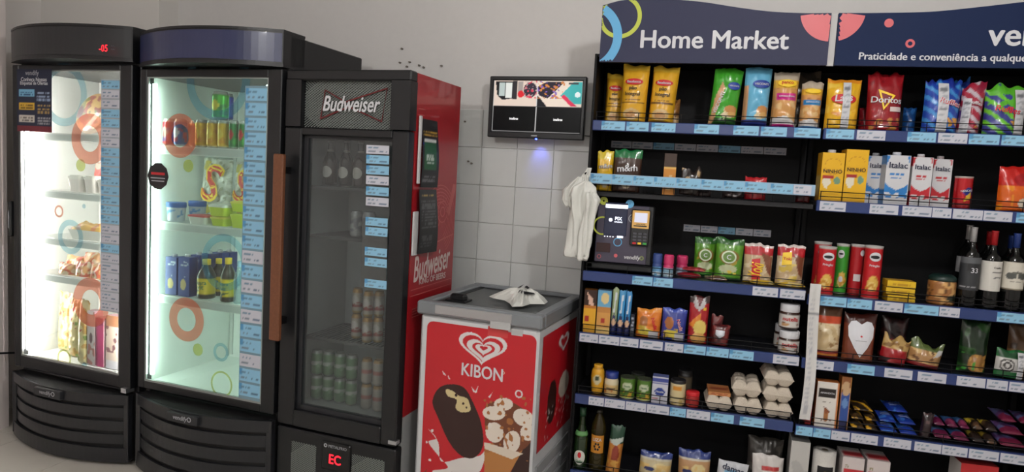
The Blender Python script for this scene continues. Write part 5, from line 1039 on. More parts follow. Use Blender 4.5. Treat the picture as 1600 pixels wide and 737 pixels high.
gc = [('bg', (86, 128, 44)), ('e', .5, .62, .12, .16, (206, 214, 180)), ('b', 0, .05, (170, 170, 160)), ('b', .95, 1, (70, 76, 60)), ('n', .35, .65, .1, .38, (224, 176, 60), 1.0, .1), ('b', .06, .12, (190, 206, 80))]
for k, (a, b, t) in enumerate([(968, 993, 588), (994, 1019, 591)]): stand(lathek('vegetable_tin', can_p, gc, [T_('Nestle', 0, .62, .4, INKG)]), S, a, b, t, Z5, .02, ['green tin of vegetables next to the mayonnaise jar', 'green tin of vegetables next to the blue and white carton'][k], 'tin', 'green vegetable tins')
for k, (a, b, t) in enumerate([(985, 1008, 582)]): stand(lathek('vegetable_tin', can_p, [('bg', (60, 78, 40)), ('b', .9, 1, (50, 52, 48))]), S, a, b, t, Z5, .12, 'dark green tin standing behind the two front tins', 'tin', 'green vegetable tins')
stand(boxk('cream_carton', [('bg', (214, 214, 224)), ('b', .82, 1, (72, 84, 160)), ('b', .74, .78, (72, 84, 160)), ('e', .5, .44, .32, .15, (40, 64, 150)), ('n', 0, 1, 0, .2, (196, 90, 90), 1.0, .5), ('b', .93, 1, (206, 206, 220))], [('bg', (110, 120, 180))], None, [T_('Nestle', 0, .45, .5, INKW)]), S, 1018, 1044, 589, Z5, .02, 'small white and blue carton of cream between tins and spice', 'carton', None, 0, 0, .05)
sp = [('bg', (226, 208, 160)), ('b', .86, 1, (38, 36, 38)), ('r', .38, .58, .62, .78, (226, 150, 50)), ('t', .35, .65, .42, .5, 1, (110, 120, 110)), ('n', .3, .7, .0, .3, (206, 180, 110), 1.0, .2), ('b', .3, .34, (120, 100, 60))]
stand(lathek('spice_jar', [(0, 0), (.94, 0), (1, .03), (1, .85), (.96, .86), (.96, .99), (0, 1)], sp), S, 1046, 1072, 592, Z5, .02, 'cream-labelled jar with a black lid in the front row', 'jar', 'black-lidded jars')
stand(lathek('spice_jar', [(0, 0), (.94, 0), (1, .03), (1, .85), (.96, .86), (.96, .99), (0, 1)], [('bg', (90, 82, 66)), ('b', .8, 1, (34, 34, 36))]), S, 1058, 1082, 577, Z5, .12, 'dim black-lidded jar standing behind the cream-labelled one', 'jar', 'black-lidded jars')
stand(lathek('seasoning_jar', [(0, 0), (.92, 0), (1, .05), (1, .68), (.94, .74), (0, .74)], [('bg', (176, 44, 40)), ('n', .3, .7, .1, .9, (226, 150, 120), 1.1, .5)], [CAP([(0, .72), (.98, .72), (1.02, .76), (1.02, .94), (.94, 1), (0, 1)], INKR, 'lid')]), S, 1071, 1093, 611, Z5, .02, 'squat jar with a bright red lid next to the egg boxes', 'jar', None)
PULP = mat('egg_pulp', (206, 194, 178), .85, bump=.5, bscale=220, var=.06)
def egg_box(px_l, px_r, py_t, z0, yf, label, hh=None, sleeve=False):
    x, w, h = S.slot(px_l, px_r, py_t, z0, yf); h = hh or h; d = w*1.4
    n, m_ = 28, 40; u, v, F = grid(n, m_)
    bx = np.abs(np.sin(u*math.pi*2)); by = np.abs(np.sin(v*math.pi*3)); edge = np.clip(np.minimum(np.minimum(u, 1-u)*9, np.minimum(v, 1-v)*12), 0, 1)
    zt = h*.52+h*.48*(edge**.5)*(.50+.50*(bx*by)**.5); zbt = h*.50-h*.50*(edge**.5)*(.55+.45*(bx*by)**.45)
    sc = lambda e: 1
    X = (u-.5)*w; Y = (v-.5)*d; k1 = .94+.06*0
    Vt = np.stack([X, Y, zt], 1); Vb = np.stack([X*(1-.10*edge), Y, zbt], 1); N = len(u)
    V = np.concatenate([Vt, Vb]); FF = F+[tuple(i+N for i in f[::-1]) for f in F]
    o = link('egg_box', mesh('egg_box', V, FF, PULP, None, True), None, (x, yf+d/2, z0+.001), (0, 0, R(random.Random(px_l).uniform(-4, 4)))); tag(o, label, 'egg box', 'grey egg boxes')
    MB().box(-w/2-.002, w/2+.002, -d/2-.002, d/2+.002, h*.49, h*.525).build('rim', PULP, o)
    if sleeve:
        me, _ = carton(w*.86, h*.22, d*.8, [('bg', (206, 140, 84)), ('t', .1, .9, .3, .8, 2, (150, 50, 30))], [('bg', (190, 120, 70))], [('bg', (206, 136, 84)), ('r', .15, .85, .3, .7, (150, 56, 36))]); link('paper_label', me, o, (0, 0, h*.96))
    return h
egg_box(1102, 1143, 619, Z5, .015, 'egg box with an orange paper label on top, leftmost of the egg boxes', sleeve=True)
h_ = egg_box(1146, 1190, 623, Z5, .015, 'grey pulp egg box, lower one of the stack of two'); egg_box(1145, 1191, 593, Z5+h_+.001, .015, 'grey pulp egg box, upper one of the stack of two', h_)
h_ = egg_box(1194, 1238, 631, Z5, .015, 'grey pulp egg box at the bottom of the stack of three'); egg_box(1193, 1239, 603, Z5+h_+.001, .015, 'grey pulp egg box in the middle of the stack of three', h_); egg_box(1194, 1240, 580, Z5+2*h_+.002, .015, 'grey pulp egg box on top of the stack of three', h_)
# ---- fifth shelf, right bay : boxes and bars
stand(boxk('chocolate_box', [('bg', (222, 120, 50)), ('r', .6, 1, 0, 1, (160, 34, 34)), ('b', 0, .1, (150, 30, 30))], [('bg', (150, 34, 34))]), S, 1260, 1270, 595, Q5, .03, 'narrow orange and red box standing at the left end beside the white one', 'box', 'upright chocolate boxes', 0, 0, .10)
stand(boxk('chocolate_box', [('bg', (244, 238, 230)), ('r', .08, .88, .66, .86, (44, 36, 34)), ('e', .5, .24, .13, .13, (176, 112, 60)), ('p', [(.34, .46), (.68, .36), (.66, .32), (.4, .40)], (120, 50, 36)), ('e', .48, .36, .08, .07, (150, 84, 46)), ('t', .3, .66, .54, .57, 1, (150, 140, 130)), ('r', .92, 1, 0, 1, (214, 130, 70)), ('n', .3, .75, .1, .16, (120, 60, 36), 1.0, .0)], [('bg', (206, 120, 60))], None, [T_('AMANDITA', -.02, .76, .66, INKW)]), S, 1274, 1310, 597, Q5, .022, 'white chocolate box with a black title panel', 'box', 'upright chocolate boxes', 0, 0, .05)
stand(boxk('chocolate_box', [('bg', (50, 84, 160)), ('b', .0, .16, (40, 44, 90)), ('b', .84, 1, (150, 90, 50)), ('e', .5, .78, .44, .14, (206, 170, 130)), ('n', .1, .9, .7, .9, (120, 60, 30), 1.0, .3), ('r', .88, 1, 0, 1, (214, 150, 70)), ('r', 0, .08, 0, 1, (190, 130, 70)), ('e', .5, .5, .3, .1, (110, 150, 206))], [('bg', (150, 90, 40))]), S, 1312, 1328, 589, Q5, .02, 'narrow blue and gold box standing right of the white one', 'box', 'upright chocolate boxes', 0, 0, .06)
def heap(rows, F, z0, design, labels, cat, group, name, hgt, seed, dep=.11, wr=1.):
    for k, (l, r, py, lay, yf, yaw) in enumerate(rows):
        liebar(F, l, r, py, z0+lay*(hgt+.009), yf+.004+lay*.012, dep, hgt, design, labels[k], cat, group, name, seed+k, yaw, wr, pitch=-85)
YB = [('bg', (52, 40, 30)), ('d', .05, .35, .6, (226, 172, 50)), ('n', 0, 1, 0, 1, (90, 66, 40), .8, .4)]
heap([(1330, 1352, 676, 0, .01, 1), (1353, 1373, 680, 0, .01, -1), (1330, 1351, 664, 1, .02, -1), (1353, 1373, 667, 1, .02, 1), (1334, 1366, 650, 2, .03, 2)], S, Q5, YB,
     ['dark yellow-striped bar, front left of the heap beside the blue box', 'dark yellow-striped bar, front right of the heap', 'dark yellow-striped bar in the second layer on the left', 'dark yellow-striped bar in the second layer on the right', 'dark yellow-striped bar on top of the heap'], 'chocolate bar', 'yellow-striped chocolate bars', 'chocolate_bar', .022, 200)
BB = [('bg', (32, 60, 156)), ('n', 0, 1, 0, 1, (60, 120, 206), .7, .4), ('t', .2, .8, .35, .6, 2, (190, 206, 230))]
heap([(1375, 1404, 684, 0, .01, 1), (1406, 1435, 687, 0, .01, -1), (1374, 1402, 668, 1, .02, -2), (1405, 1433, 672, 1, .02, 2), (1386, 1420, 660, 2, .05, 3)], S, Q5, BB,
     ['blue chocolate wafer in front at the left of the blue heap', 'blue chocolate wafer in front at the right of the blue heap', 'blue chocolate wafer tilted left in the second layer', 'blue chocolate wafer tilted right in the second layer', 'blue chocolate wafer at the back top of the blue heap'], 'chocolate bar', 'blue chocolate wafers', 'chocolate_bar', .025, 220)
stand(bagk('chocolate_bar', [('bg', (44, 26, 30)), ('n', 0, 1, .6, 1, (110, 84, 84), .8, .4)], seed=240), S, 1438, 1457, 648, Q5, .03, 'dark brown bar propped upright right of the blue wafers', 'chocolate bar', None, 0, 6, .04)
PK = [('bg', (104, 30, 66)), ('b', .4, 1, (46, 92, 146)), ('n', 0, 1, 0, .4, (150, 60, 96), .8, .4), ('n', 0, 1, .4, 1, (90, 130, 176), .8, .5)]
heap([(1460, 1488, 694, 0, .012, 0), (1490, 1517, 699, 0, .012, 0), (1460, 1478, 672, 1, .03, 2), (1480, 1499, 676, 1, .03, -2), (1501, 1517, 682, 1, .03, 1)], S, Q5, PK,
     ['pink and blue packet lying in front next to the dark bar', 'pink and blue packet lying in front next to the yellow-topped ones', 'pink and blue packet standing behind, leftmost of three', 'pink and blue packet standing behind, middle of three', 'pink and blue packet standing behind, rightmost of three'], 'sweet packet', 'pink and blue packets', 'sweet_packet', .032, 250, .10)
GB = [('bg', (48, 36, 32)), ('b', .55, 1, (176, 150, 50)), ('n', 0, 1, 0, 1, (96, 70, 50), .8, .4), ('n', 0, 1, .4, 1, (226, 196, 60), .9, .5)]
heap([(1520, 1540, 702, 0, .015, 0), (1542, 1560, 704, 0, .015, 0), (1520, 1538, 684, 1, .03, 2), (1540, 1560, 686, 1, .03, -2)], S, Q5, GB,
     ['brown and yellow packet, front left of the yellow-topped heap', 'brown and yellow packet, front right of the yellow-topped heap', 'brown and yellow packet, upper left of the yellow-topped heap', 'brown and yellow packet, upper right of the yellow-topped heap'], 'sweet packet', 'brown and yellow packets', 'sweet_packet', .034, 270, .10)
PU = [('bg', (96, 66, 116)), ('b', 0, .3, (120, 36, 66)), ('n', 0, 1, .25, 1, (104, 110, 160), .7, .2)]
heap([(1563, 1606, 708, 0, .012, 0), (1563, 1602, 694, 1, .02, -1), (1563, 1590, 680, 2, .03, 2), (1593, 1620, 684, 2, .03, -2)], S, Q5, PU,
     ['purple packet lying lowest at the right edge of the fifth shelf', 'purple packet second from below at the right edge', 'violet packet at the top left of the purple pile', 'violet packet at the top right of the purple pile'], 'sweet packet', 'purple packets', 'sweet_packet', .034, 290, .12)
# ---- bottom shelf
OILG = mat('olive_glass', (26, 44, 20), .1, coat=.4); OILY = clear('oil_bottle', (120, 110, 50), .05, .45, (70, 60, 24), .08)
def oil1(w, h, d):
    me, surf = lathe([(r*w/2, z*h) for r, z in [(0, 0), (.95, 0), (1, .02), (1, .48), (.85, .56), (.45, .70), (.38, .80), (.38, .93), (0, .93)]], None, OILG, 28, .01)
    return me, surf, 'oil_bottle', [PATCH(ELL(0, .20, .42, .12), mat('label_cream', (206, 206, 196), .5), 'label'), PATCH(ELL(0, .24, .13, .05, 10), INKR, 'printed_mark', .0012), T_('Gallo', 0, .14, .5, INKG), CAP([(0, .86), (.46, .86), (.46, 1), (0, 1)], mat('green_cap', (30, 64, 40), .4)), CAP([(.90, .545), (.93, .57), (.72, .62), (.66, .62)], mat('neck_label_green', (96, 150, 90), .5), 'neck_label')]
stand(oil1, S, 897, 920, 636, Z6, .02, 'dark green olive oil bottle with a cream label at the left end', 'bottle', None)
def oil2(w, h, d):
    me, surf = lathe([(r*w/2, z*h) for r, z in [(0, 0), (.95, 0), (1, .02), (1, .26), (.93, .28), (.93, .62), (1, .66), (.9, .76), (.5, .90), (.36, .93), (.36, .97), (0, .97)]], [('bg', (96, 84, 34))], OILY, 28, .01)
    return me, surf, 'oil_bottle', [PATCH(RECT(-.46, .46, .30, .60), mat('label_orange', (196, 130, 40), .5), 'label'), T_('LIZA', 0, .53, .6, INKW), *[PATCH(ELL(.16*math.cos(a), .41+.05*math.sin(a), .07, .022, 8), INKK, 'printed_petal', .0012) for a in np.linspace(0, 5.2, 6)], CAP([(0, .95), (.38, .95), (.38, 1), (0, 1)], mat('dark_cap', (40, 38, 30), .4))]
stand(oil2, S, 922, 947, 640, Z6, .03, 'clear oil bottle with an orange label beside the olive oil', 'bottle', None)
stand(bagk('snack_bag', [('bg', (206, 134, 60)), ('b', .66, 1, (26, 70, 50)), ('p', [(0, .66), (.5, .6), (1, .72), (1, .8), (0, .7)], (200, 210, 200)), ('e', .55, .42, .26, .2, (150, 54, 34)), ('n', 0, 1, 0, .3, (226, 170, 80), .8, .3)], seed=90), S, 946, 970, 668, Z6, .02, 'orange bag with a dark green top beside the oil bottles', 'snack bag', None, 0, 4, .05)
for k, (a, b, t, c) in enumerate([(996, 1050, 711, (206, 190, 150)), (1058, 1112, 708, (196, 150, 104))]):
    stand(bagk('pasta_bag', [('bg', c), ('b', .80, 1, (40, 60, 130)), ('b', .74, .80, (206, 200, 180)), ('e', .64, .52, .22, .14, (226, 206, 150)), ('n', 0, 1, 0, .6, (226, 190, 120), .7, .4), ('e', .3, .42, .16, .08, (40, 50, 110))], seed=92+k), S, a, b, t, Z6, .02, ['cream bag with a blue top, left of the two on the bottom shelf', 'tan bag with a blue top, right of the two on the bottom shelf'][k], 'food bag', 'blue-topped food bags', [3, -2][k], [2, -1][k], .07)
stand(bagk('food_bag', [('bg', (214, 216, 222)), ('e', .5, .6, .3, .16, (120, 180, 220)), ('b', 0, .2, (60, 120, 190))], [T_('damas', .0, .80, .7, NAVYI, -6)], seed=95), S, 1116, 1167, 726, Z6, .02, 'white bag with navy lettering low on the bottom shelf', 'food bag', None, 0, 5, .06)
stand(bagk('food_bag', [('bg', (222, 216, 212)), ('r', .3, .85, .68, .76, (190, 50, 50)), ('n', 0, 1, 0, .5, (206, 200, 200), .7, .4)], seed=96), S, 1175, 1228, 717, Z6, .02, 'white bag with a red stripe at the right end of the bottom shelf', 'food bag', None, 0, -2, .07)
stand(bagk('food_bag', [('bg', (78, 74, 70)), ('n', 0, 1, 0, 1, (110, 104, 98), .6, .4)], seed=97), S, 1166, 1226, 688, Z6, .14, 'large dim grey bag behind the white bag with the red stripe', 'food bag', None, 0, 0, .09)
stand(boxk('paper_pack', [('bg', (206, 204, 200)), ('n', 0, 1, 0, 1, (190, 188, 186), .4, .5)], [('bg', (176, 174, 172))]), S, 1233, 1264, 690, Q6, .02, 'plain white paper pack at the left end of the right bottom shelf', 'paper pack', None, -3, 0, .12)
def rollk(w, h, d):
    me, surf = lathe([(r*w/2, z*h) for r, z in [(.28, .02), (.28, 0), (1, 0), (1, 1), (.28, 1), (.28, .6)]], None, mat('tissue_white', (206, 202, 196), .9, bump=.3, bscale=160), 36)
    return me, surf, 'paper_towel_roll', [PATCH(RECT(-.36, .36, .42, .76), INKK, 'label'), PATCH(ELL(.0, .6, .16, .08), mat('gold_ink', (206, 160, 70), .4), 'printed_mark', .0014), CAP([(0, .985), (.27, .985), (.27, 1.001), (.0, 1.001)], mat('card_core', (110, 96, 80), .8), 'core')]
stand(rollk, S, 1266, 1304, 702, Q6, .02, 'white paper towel roll with a black and gold label', 'paper roll', None)
for k, (a, b) in enumerate([(1312, 1348), (1350, 1388)]):
    stand(boxk('napkin_pack', [('bg', (226, 214, 212)), ('r', .1, 1, .3, .8, (206, 50, 60)), ('o', .2, .84, .05, .08, (150, 140, 100))], [('bg', (206, 196, 194))], [('bg', (226, 220, 218)), ('r', .1, 1, .1, .7, (200, 60, 66))]), S, a, b, 715+k*5, Q6, .02, ['red and white napkin pack next to the paper towel roll', 'red and white napkin pack, right one of the pair'][k], 'napkin pack', 'napkin packs', 0, 0, .12)
stand(boxk('food_box', [('bg', (196, 40, 44)), ('p', [(.1, 0), (.5, .9), (.9, 0)], (206, 206, 200)), ('r', .6, .9, .4, .9, (60, 80, 50))], [('bg', (206, 200, 196))], [('bg', (196, 60, 60))]), S, 1492, 1556, 726, Q6, .02, 'red and white box at the bottom edge on the right', 'box', None, 4, 0, .10)

# ================================================================ goods in the coolers
can_prof = [(0, .02), (.7, 0), (.8, .02), (1, .09), (1, .86), (.80, .965), (.82, .985), (.76, 1), (.7, .985), (0, .98)]
def cank(name, design, parts=()): return lathek(name, can_prof, design, parts, TIN, 26)
zc = 1.638
def canD(c, c2, c3): return [('bg', c), ('b', .0, .08, (190, 190, 186)), ('b', .90, 1, (196, 196, 190)), ('n', .2, .8, .15, .8, c2, .7, .3), ('e', .5, .5, .08, .2, c3)]
reds, yel, grs, blu = canD((176, 40, 60), (60, 90, 170), (206, 206, 214)), canD((238, 190, 30), (226, 160, 30), (246, 220, 90)), canD((30, 130, 60), (60, 170, 60), (206, 40, 50)), canD((40, 60, 170), (60, 90, 200), (190, 200, 220))
row2 = [(257, 274, 179, reds, .13, 'red and blue drink can, leftmost on the upper shelf of the navy-topped cooler'), (274, 291, 181, canD((60, 90, 160), (190, 60, 80), (220, 220, 226)), .13, 'blue drink can with red print beside the leftmost can'), (284, 297, 183, canD((206, 120, 110), (60, 90, 170), (230, 220, 220)), .225, 'pinkish drink can set back between the blue and orange cans'), (297, 310, 186, canD((236, 140, 50), (246, 180, 80), (240, 200, 120)), .225, 'orange drink can beside the yellow ones'), (307, 323, 186, yel, .13, 'yellow drink can, left of three in front'), (325, 341, 188, yel, .13, 'yellow drink can, middle of three in front'), (342, 357, 190, yel, .13, 'yellow drink can, right of three in front'), (359, 372, 192, grs, .13, 'green drink can next to the yellow ones'), (374, 388, 193, grs, .13, 'green drink can with a red mark half behind the price labels')]
hcan = F2.slot(325, 341, 188, zc, .09)[2]
for l, r, t, d_, y, lab in row2: stand(cank('drink_can', d_), F2, l, r, t, zc, y, lab, 'drink can', 'drink cans', 0, 0, h=hcan)
stand(cank('drink_can', canD((70, 180, 50), (40, 120, 60), (240, 220, 60))), F2, 334, 355, 150, zc+hcan+.004, .135, 'bright green drink can stacked on top of the yellow ones', 'drink can', 'drink cans', h=hcan)
stand(cank('drink_can', blu), F2, 349, 363, 146, zc+hcan+.004, .225, 'deep blue drink can stacked behind the bright green one', 'drink can', 'drink cans', h=hcan)
stand(cank('drink_can', yel), F2, 346, 362, 188, zc, .225, 'yellow drink can in the back row under the stacked blue can', 'drink can', 'drink cans', h=hcan)
for k, (l, r, t) in enumerate([(306, 354, 249), (356, 400, 254)]):
    stand(bagk('bread_roll_bag', [('bg', (206, 206, 196)), ('n', 0, 1, 0, 1, (236, 236, 226), .6, .2), ('n', 0, 1, 0, 1, (170, 170, 150), .9, .6), ('e', .3, .16, .2, .08, (190, 170, 60)), ('p', [(.0, .8), (.1, .95), (.3, .95), (.2, .8)], (206, 190, 90))], [T_('S', .0, .60, .62, INKY, -14), T_('S', .0, .60, .56, INKR, -14)], seed=100+k, wr=2.), F2, l, r, t, 1.268, .36, ['clear bag with a big red S, left one of the pair', 'clear bag with a big red S, right one half behind price labels'][k], 'food bag', 'clear bags with red S', 0, 2, .08)
tubp = [(0, 0), (.82, 0), (.86, .03), (.97, .72), (1.02, .74), (1.03, .82), (1.03, .96), (.98, 1), (0, 1)]
for k, (l, r, t, y, c, c2, lab) in enumerate([(264, 287, 316, .13, (206, 214, 224), (60, 110, 190), 'white tub with a blue lid, leftmost on the middle shelf'), (298, 319, 314, .23, (190, 200, 214), (50, 100, 186), 'white tub with a blue lid, second on the middle shelf')]):
    stand(lathek('dairy_tub', tubp, [('bg', c), ('b', .74, 1, c2), ('n', .25, .75, .2, .65, (90, 150, 210), .8, .3)]), F2, l, r, t, 1.265, y, lab, 'tub', 'dairy tubs')
def tray(F, l, r, t, z0, y, body, lid, label, name='margarine_tub', cat='tub', group='margarine tubs', dep=.10, h=None):
    y = max(y-.065, .062); x, w, hh = F.slot(l, r, t, z0, y); w *= .95; h = h or hh; w2, d2 = w/2, dep/2
    def rr(k, rad=.02, n=5):
        P = []
        for cx, cy, a in ((w2*k-rad, d2*k-rad, 0), (-w2*k+rad, d2*k-rad, 90), (-w2*k+rad, -d2*k+rad, 180), (w2*k-rad, -d2*k+rad, 270)):
            P += [(cx+rad*math.cos(R(a+90*i/n)), cy+rad*math.sin(R(a+90*i/n))) for i in range(n+1)]
        return P
    A, B = rr(.86), rr(.98); n = len(A); V = [(x_, y_, 0) for x_, y_ in A]+[(x_, y_, h*.8) for x_, y_ in B]
    o = link(name, mesh(name, V, [tuple(range(n))[::-1], tuple(range(n, 2*n))]+[(i, (i+1) % n, (i+1) % n+n, i+n) for i in range(n)], body), None, F.world(x, y+dep/2, z0+.001), (0, 0, F.a)); tag(o, label, cat, group)
    MB().slab(rr(1.02), h*.78, h*.94).build('lid', lid, o); MB().slab(rr(.9), h*.94, h).build('lid_panel', lid, o)
    return h
TUBW, TUBG, TUBR, TUBY = mat('tub_white', (220, 222, 214), .4), mat('tub_lime', (196, 214, 60), .4), mat('tub_red', (206, 84, 84), .4), mat('tub_yellow', (222, 214, 90), .4)
h_ = tray(F2, 290, 320, 336, 1.265, .13, TUBW, TUBR, 'white margarine tub with a red lid on the middle shelf'); h1 = tray(F2, 325, 352, 339, 1.265, .14, TUBG, TUBY, 'lime margarine tub with a yellow lid in the lower row')
tray(F2, 322, 352, 317, 1.265+h1+.003, .14, TUBG, TUBW, 'lime margarine tub with a white lid stacked on the yellow one', h=.055); tray(F2, 356, 388, 335, 1.265, .13, TUBG, TUBG, 'all lime margarine tub half behind the price labels'); tray(F2, 356, 388, 322, 1.265+.075, .16, TUBG, TUBY, 'lime margarine tub stacked behind the price labels', h=.05)
JU = [('bg', (40, 64, 150)), ('n', .1, .9, .5, .9, (190, 206, 230), 1.1, .7), ('e', .45, .3, .26, .14, (214, 190, 120)), ('t', .2, .8, .78, .92, 2, (206, 214, 230))]
for k, (l, r, t, y) in enumerate([(258, 276, 402, .13), (278, 296, 402, .13), (296, 313, 399, .19), (313, 330, 397, .25), (329, 347, 395, .31), (344, 360, 394, .37)]):
    stand(boxk('juice_carton', JU if k < 2 else [('bg', (44, 66, 150)), ('t', .2, .8, .3, .6, 5, (90, 110, 180)), ('n', 0, 1, .6, 1, (120, 140, 200), 1.0, .8)], [('bg', (34, 54, 130))], [('bg', (60, 80, 160))], [milkcap(0, INKW)]), F2, l, r, t, .90, y, 'blue drink carton with a white cap, %s from the left on the lower shelf' % ['first', 'second', 'third', 'fourth', 'fifth', 'sixth'][k], 'drink carton', 'blue drink cartons', 0, 0, .05)
bot = [(0, 0), (.92, 0), (1, .03), (1, .1), (.95, .14), (1, .5), (1, .58), (.8, .70), (.42, .84), (.40, .88), (0, .88)]
for k, (l, r, t, y) in enumerate([(311, 334, 405, .12), (333, 350, 404, .225), (347, 366, 403, .13)]):
    def gk(w, h, d):
        me, surf = lathe([(r_*w/2, z_*h) for r_, z_ in bot], [('bg', (40, 36, 18)), ('b', .12, .60, (236, 206, 30)), ('n', .3, .7, .13, .25, (60, 90, 40), 1.0, .4)], FOIL, 28, .006)
        return me, surf, 'drink_bottle', [T_('Guara', 0, .42, .8, INKG), T_('vit', .05, .30, .4, INKG), CAP([(0, .86), (.46, .86), (.46, 1), (0, 1)], INKY)]
    stand(gk, F2, l, r, t, .90, y, ['dark bottle with a yellow label and cap, left of the three', 'dark bottle with a yellow label set back between two others', 'dark bottle with a yellow label, right of the three'][k], 'drink bottle', 'yellow-labelled bottles')
stand(lathek('water_bottle', bot, [('bg', (206, 222, 226))], [CAP([(0, .86), (.46, .86), (.46, 1), (0, 1)], mat('pale_blue_cap', (150, 190, 214), .4))], clear('clear_bottle', (214, 230, 232), .05, .15, (200, 215, 220), .08)), F2, 367, 382, 408, .90, .13, 'clear water bottle half behind the price labels', 'drink bottle', None)
# first cooler
stand(lathek('pizza', [(0, 0), (1, 0), (1, 1), (0, 1)], [('bg', (200, 150, 90))], (), None), F1, 104, 160, 204, 1.675, .16, 'a', 'b') if 0 else None
def pizza(F, px, py, y, rad, label):
    x, z = F.hit(px, py, y); me, _ = lathe([(0, -.012), (rad*.96, -.012), (rad, 0), (rad*.94, .014), (0, .016)], None, mat('pizza_wrap', (214, 196, 176), .35, bump=.3, bscale=40), 40)
    u, v, FF = grid(40, 40); rr_ = np.sqrt(u)*0+v; th = u*2*math.pi; X = rr_*rad*.9*np.cos(th); Y = rr_*rad*.9*np.sin(th)
    C = paint([('bg', (226, 190, 120)), ('n', 0, 1, 0, 1, (150, 60, 50), .5, .1), ('n', 0, 1, 0, 1, (110, 120, 60), .7, .6), ('b', .9, 1, (206, 170, 110))], X/rad/2+.5, Y/rad/2+.5, rad*2, rad*2)
    zs = 1.675; pz = zs+rad*math.sin(R(70))+.012*math.cos(R(70))+.004
    o = link('packed_pizza', me, None, F.world(x, y+.05, pz), (R(70), 0, F.a)); tag(o, label, 'pizza')
    link('topping', mesh('topping', np.stack([X, Y, X*0+.0165], 1), FF, FOIL, C), o)
pizza(F1, 135, 190, .17, .12, 'round packed pizza leaning on the upper shelf of the leftmost cooler')
TUBP = mat('tub_pale', (216, 212, 206), .4)
tray(F1, 103, 126, 274, 1.373, .14, TUBP, TUBW, 'white food tub with grey print, left on the second shelf', 'food_tub', 'tub', 'white food tubs'); tray(F1, 128, 147, 275, 1.373, .14, TUBP, TUBW, 'white food tub with grey print, middle of the second shelf', 'food_tub', 'tub', 'white food tubs'); tray(F1, 149, 166, 281, 1.373, .14, TUBP, TUBP, 'white food tub partly behind the price labels', 'food_tub', 'tub', 'white food tubs')
stand(bagk('snack_bag', [('bg', (206, 80, 70)), ('n', 0, 1, 0, 1, (226, 196, 180), .8, .3)], seed=120), F1, 141, 166, 254, 1.373, .34, 'red and white snack bag standing behind the food tubs', 'snack bag', None, 0, 0, .06)
def dish(F, l, r, t, z0, y, label, c, seed, h=None, group='packed food trays'):
    y = max(y-.065, .062); x, w, hh = F.slot(l, r, t, z0, y); h = h or hh; dep = .12
    n = 26; u, v, FF = grid(n, n); X = (u-.5)*w*.92; Y = (v-.5)*dep*.92; e = np.clip(1-np.maximum(np.abs(2*u-1), np.abs(2*v-1))**3, 0, 1)
    zz = h*.45+h*.5*np.sqrt(e)*(.8+.2*nz2(u*8, v*8, seed, 1.2)); C = paint(c, u, v, w, dep, seed)
    o = MB().slab([(-w*.42, -dep*.42), (w*.42, -dep*.42), (w*.42, dep*.42), (-w*.42, dep*.42)], 0, .004).build('food_tray', TUBW, None, F.world(x, y+dep/2, z0+.001), (0, 0, F.a)); tag(o, label, 'food tray', group)
    V = [(-w*.42, -dep*.42, .004), (w*.42, -dep*.42, .004), (w*.42, dep*.42, .004), (-w*.42, dep*.42, .004), (-w/2, -dep/2, h*.5), (w/2, -dep/2, h*.5), (w/2, dep/2, h*.5), (-w/2, dep/2, h*.5)]
    link('tray_wall', mesh('tray_wall', V, [(0, 1, 5, 4), (1, 2, 6, 5), (2, 3, 7, 6), (3, 0, 4, 7)], TUBW), o); link('food', mesh('food', np.stack([X, Y, zz], 1), FF, FOIL, C, True), o)
dish(F1, 106, 158, 345, 1.121, .14, 'white tray heaped with yellow food on the third shelf', [('bg', (232, 186, 90)), ('n', 0, 1, 0, 1, (206, 120, 60), .7, .4)], 130)
FD = [('bg', (226, 170, 110)), ('n', 0, 1, 0, 1, (206, 90, 60), .8, .2), ('n', 0, 1, 0, 1, (240, 222, 190), .8, .5)]
for k, (l, r, t, z) in enumerate([(83, 112, 412, 0), (110, 136, 410, 0), (134, 162, 412, 0), (96, 126, 400, .05), (124, 150, 395, .05)]):
    stand(bagk('food_pouch', FD, seed=140+k, wr=1.5), F1, l+1, r-1, t, .921+z*.4, .13+(.10 if z else 0), ['orange food pouch, left in the front row of the fourth shelf', 'orange food pouch, middle of the front row', 'orange food pouch, right in the front row', 'orange food pouch on top at the left', 'orange food pouch on top at the right'][k], 'food pouch', 'orange food pouches', 0, 0, .06)
VG = [('bg', (220, 206, 150)), ('n', 0, 1, 0, 1, (190, 150, 70), .6, .4), ('n', 0, 1, .5, 1, (180, 60, 40), .8, .7), ('n', 0, 1, 0, .6, (120, 150, 60), .8, .7)]
bx1 = [(85, 106, 457, VG, .20, 'pale yellow frozen food bag leaning at the left of the cooler floor'), (101, 121, 467, VG, .14, 'pale yellow frozen food bag, second from the left'), (117, 133, 471, VG, .08, 'pale yellow frozen food bag, third from the left'), (136, 148, 486, [('bg', (214, 206, 206)), ('n', 0, 1, 0, 1, (190, 120, 110), .7, .5), ('e', .5, .5, .2, .1, (90, 60, 70))], .09, 'white frozen food box with small print beside the bags'), (150, 162, 497, [('bg', (190, 40, 110)), ('b', .85, 1, (150, 30, 90)), ('r', .0, .2, 0, 1, (160, 30, 90))], .09, 'magenta frozen food box on the cooler floor'), (165, 190, 494, [('bg', (214, 196, 180)), ('n', 0, 1, .3, .8, (110, 60, 70), .7, .3), ('b', .8, 1, (176, 120, 84)), ('b', 0, .16, (206, 206, 214))], .09, 'frozen fruit box with dark berries at the right of the cooler floor')]
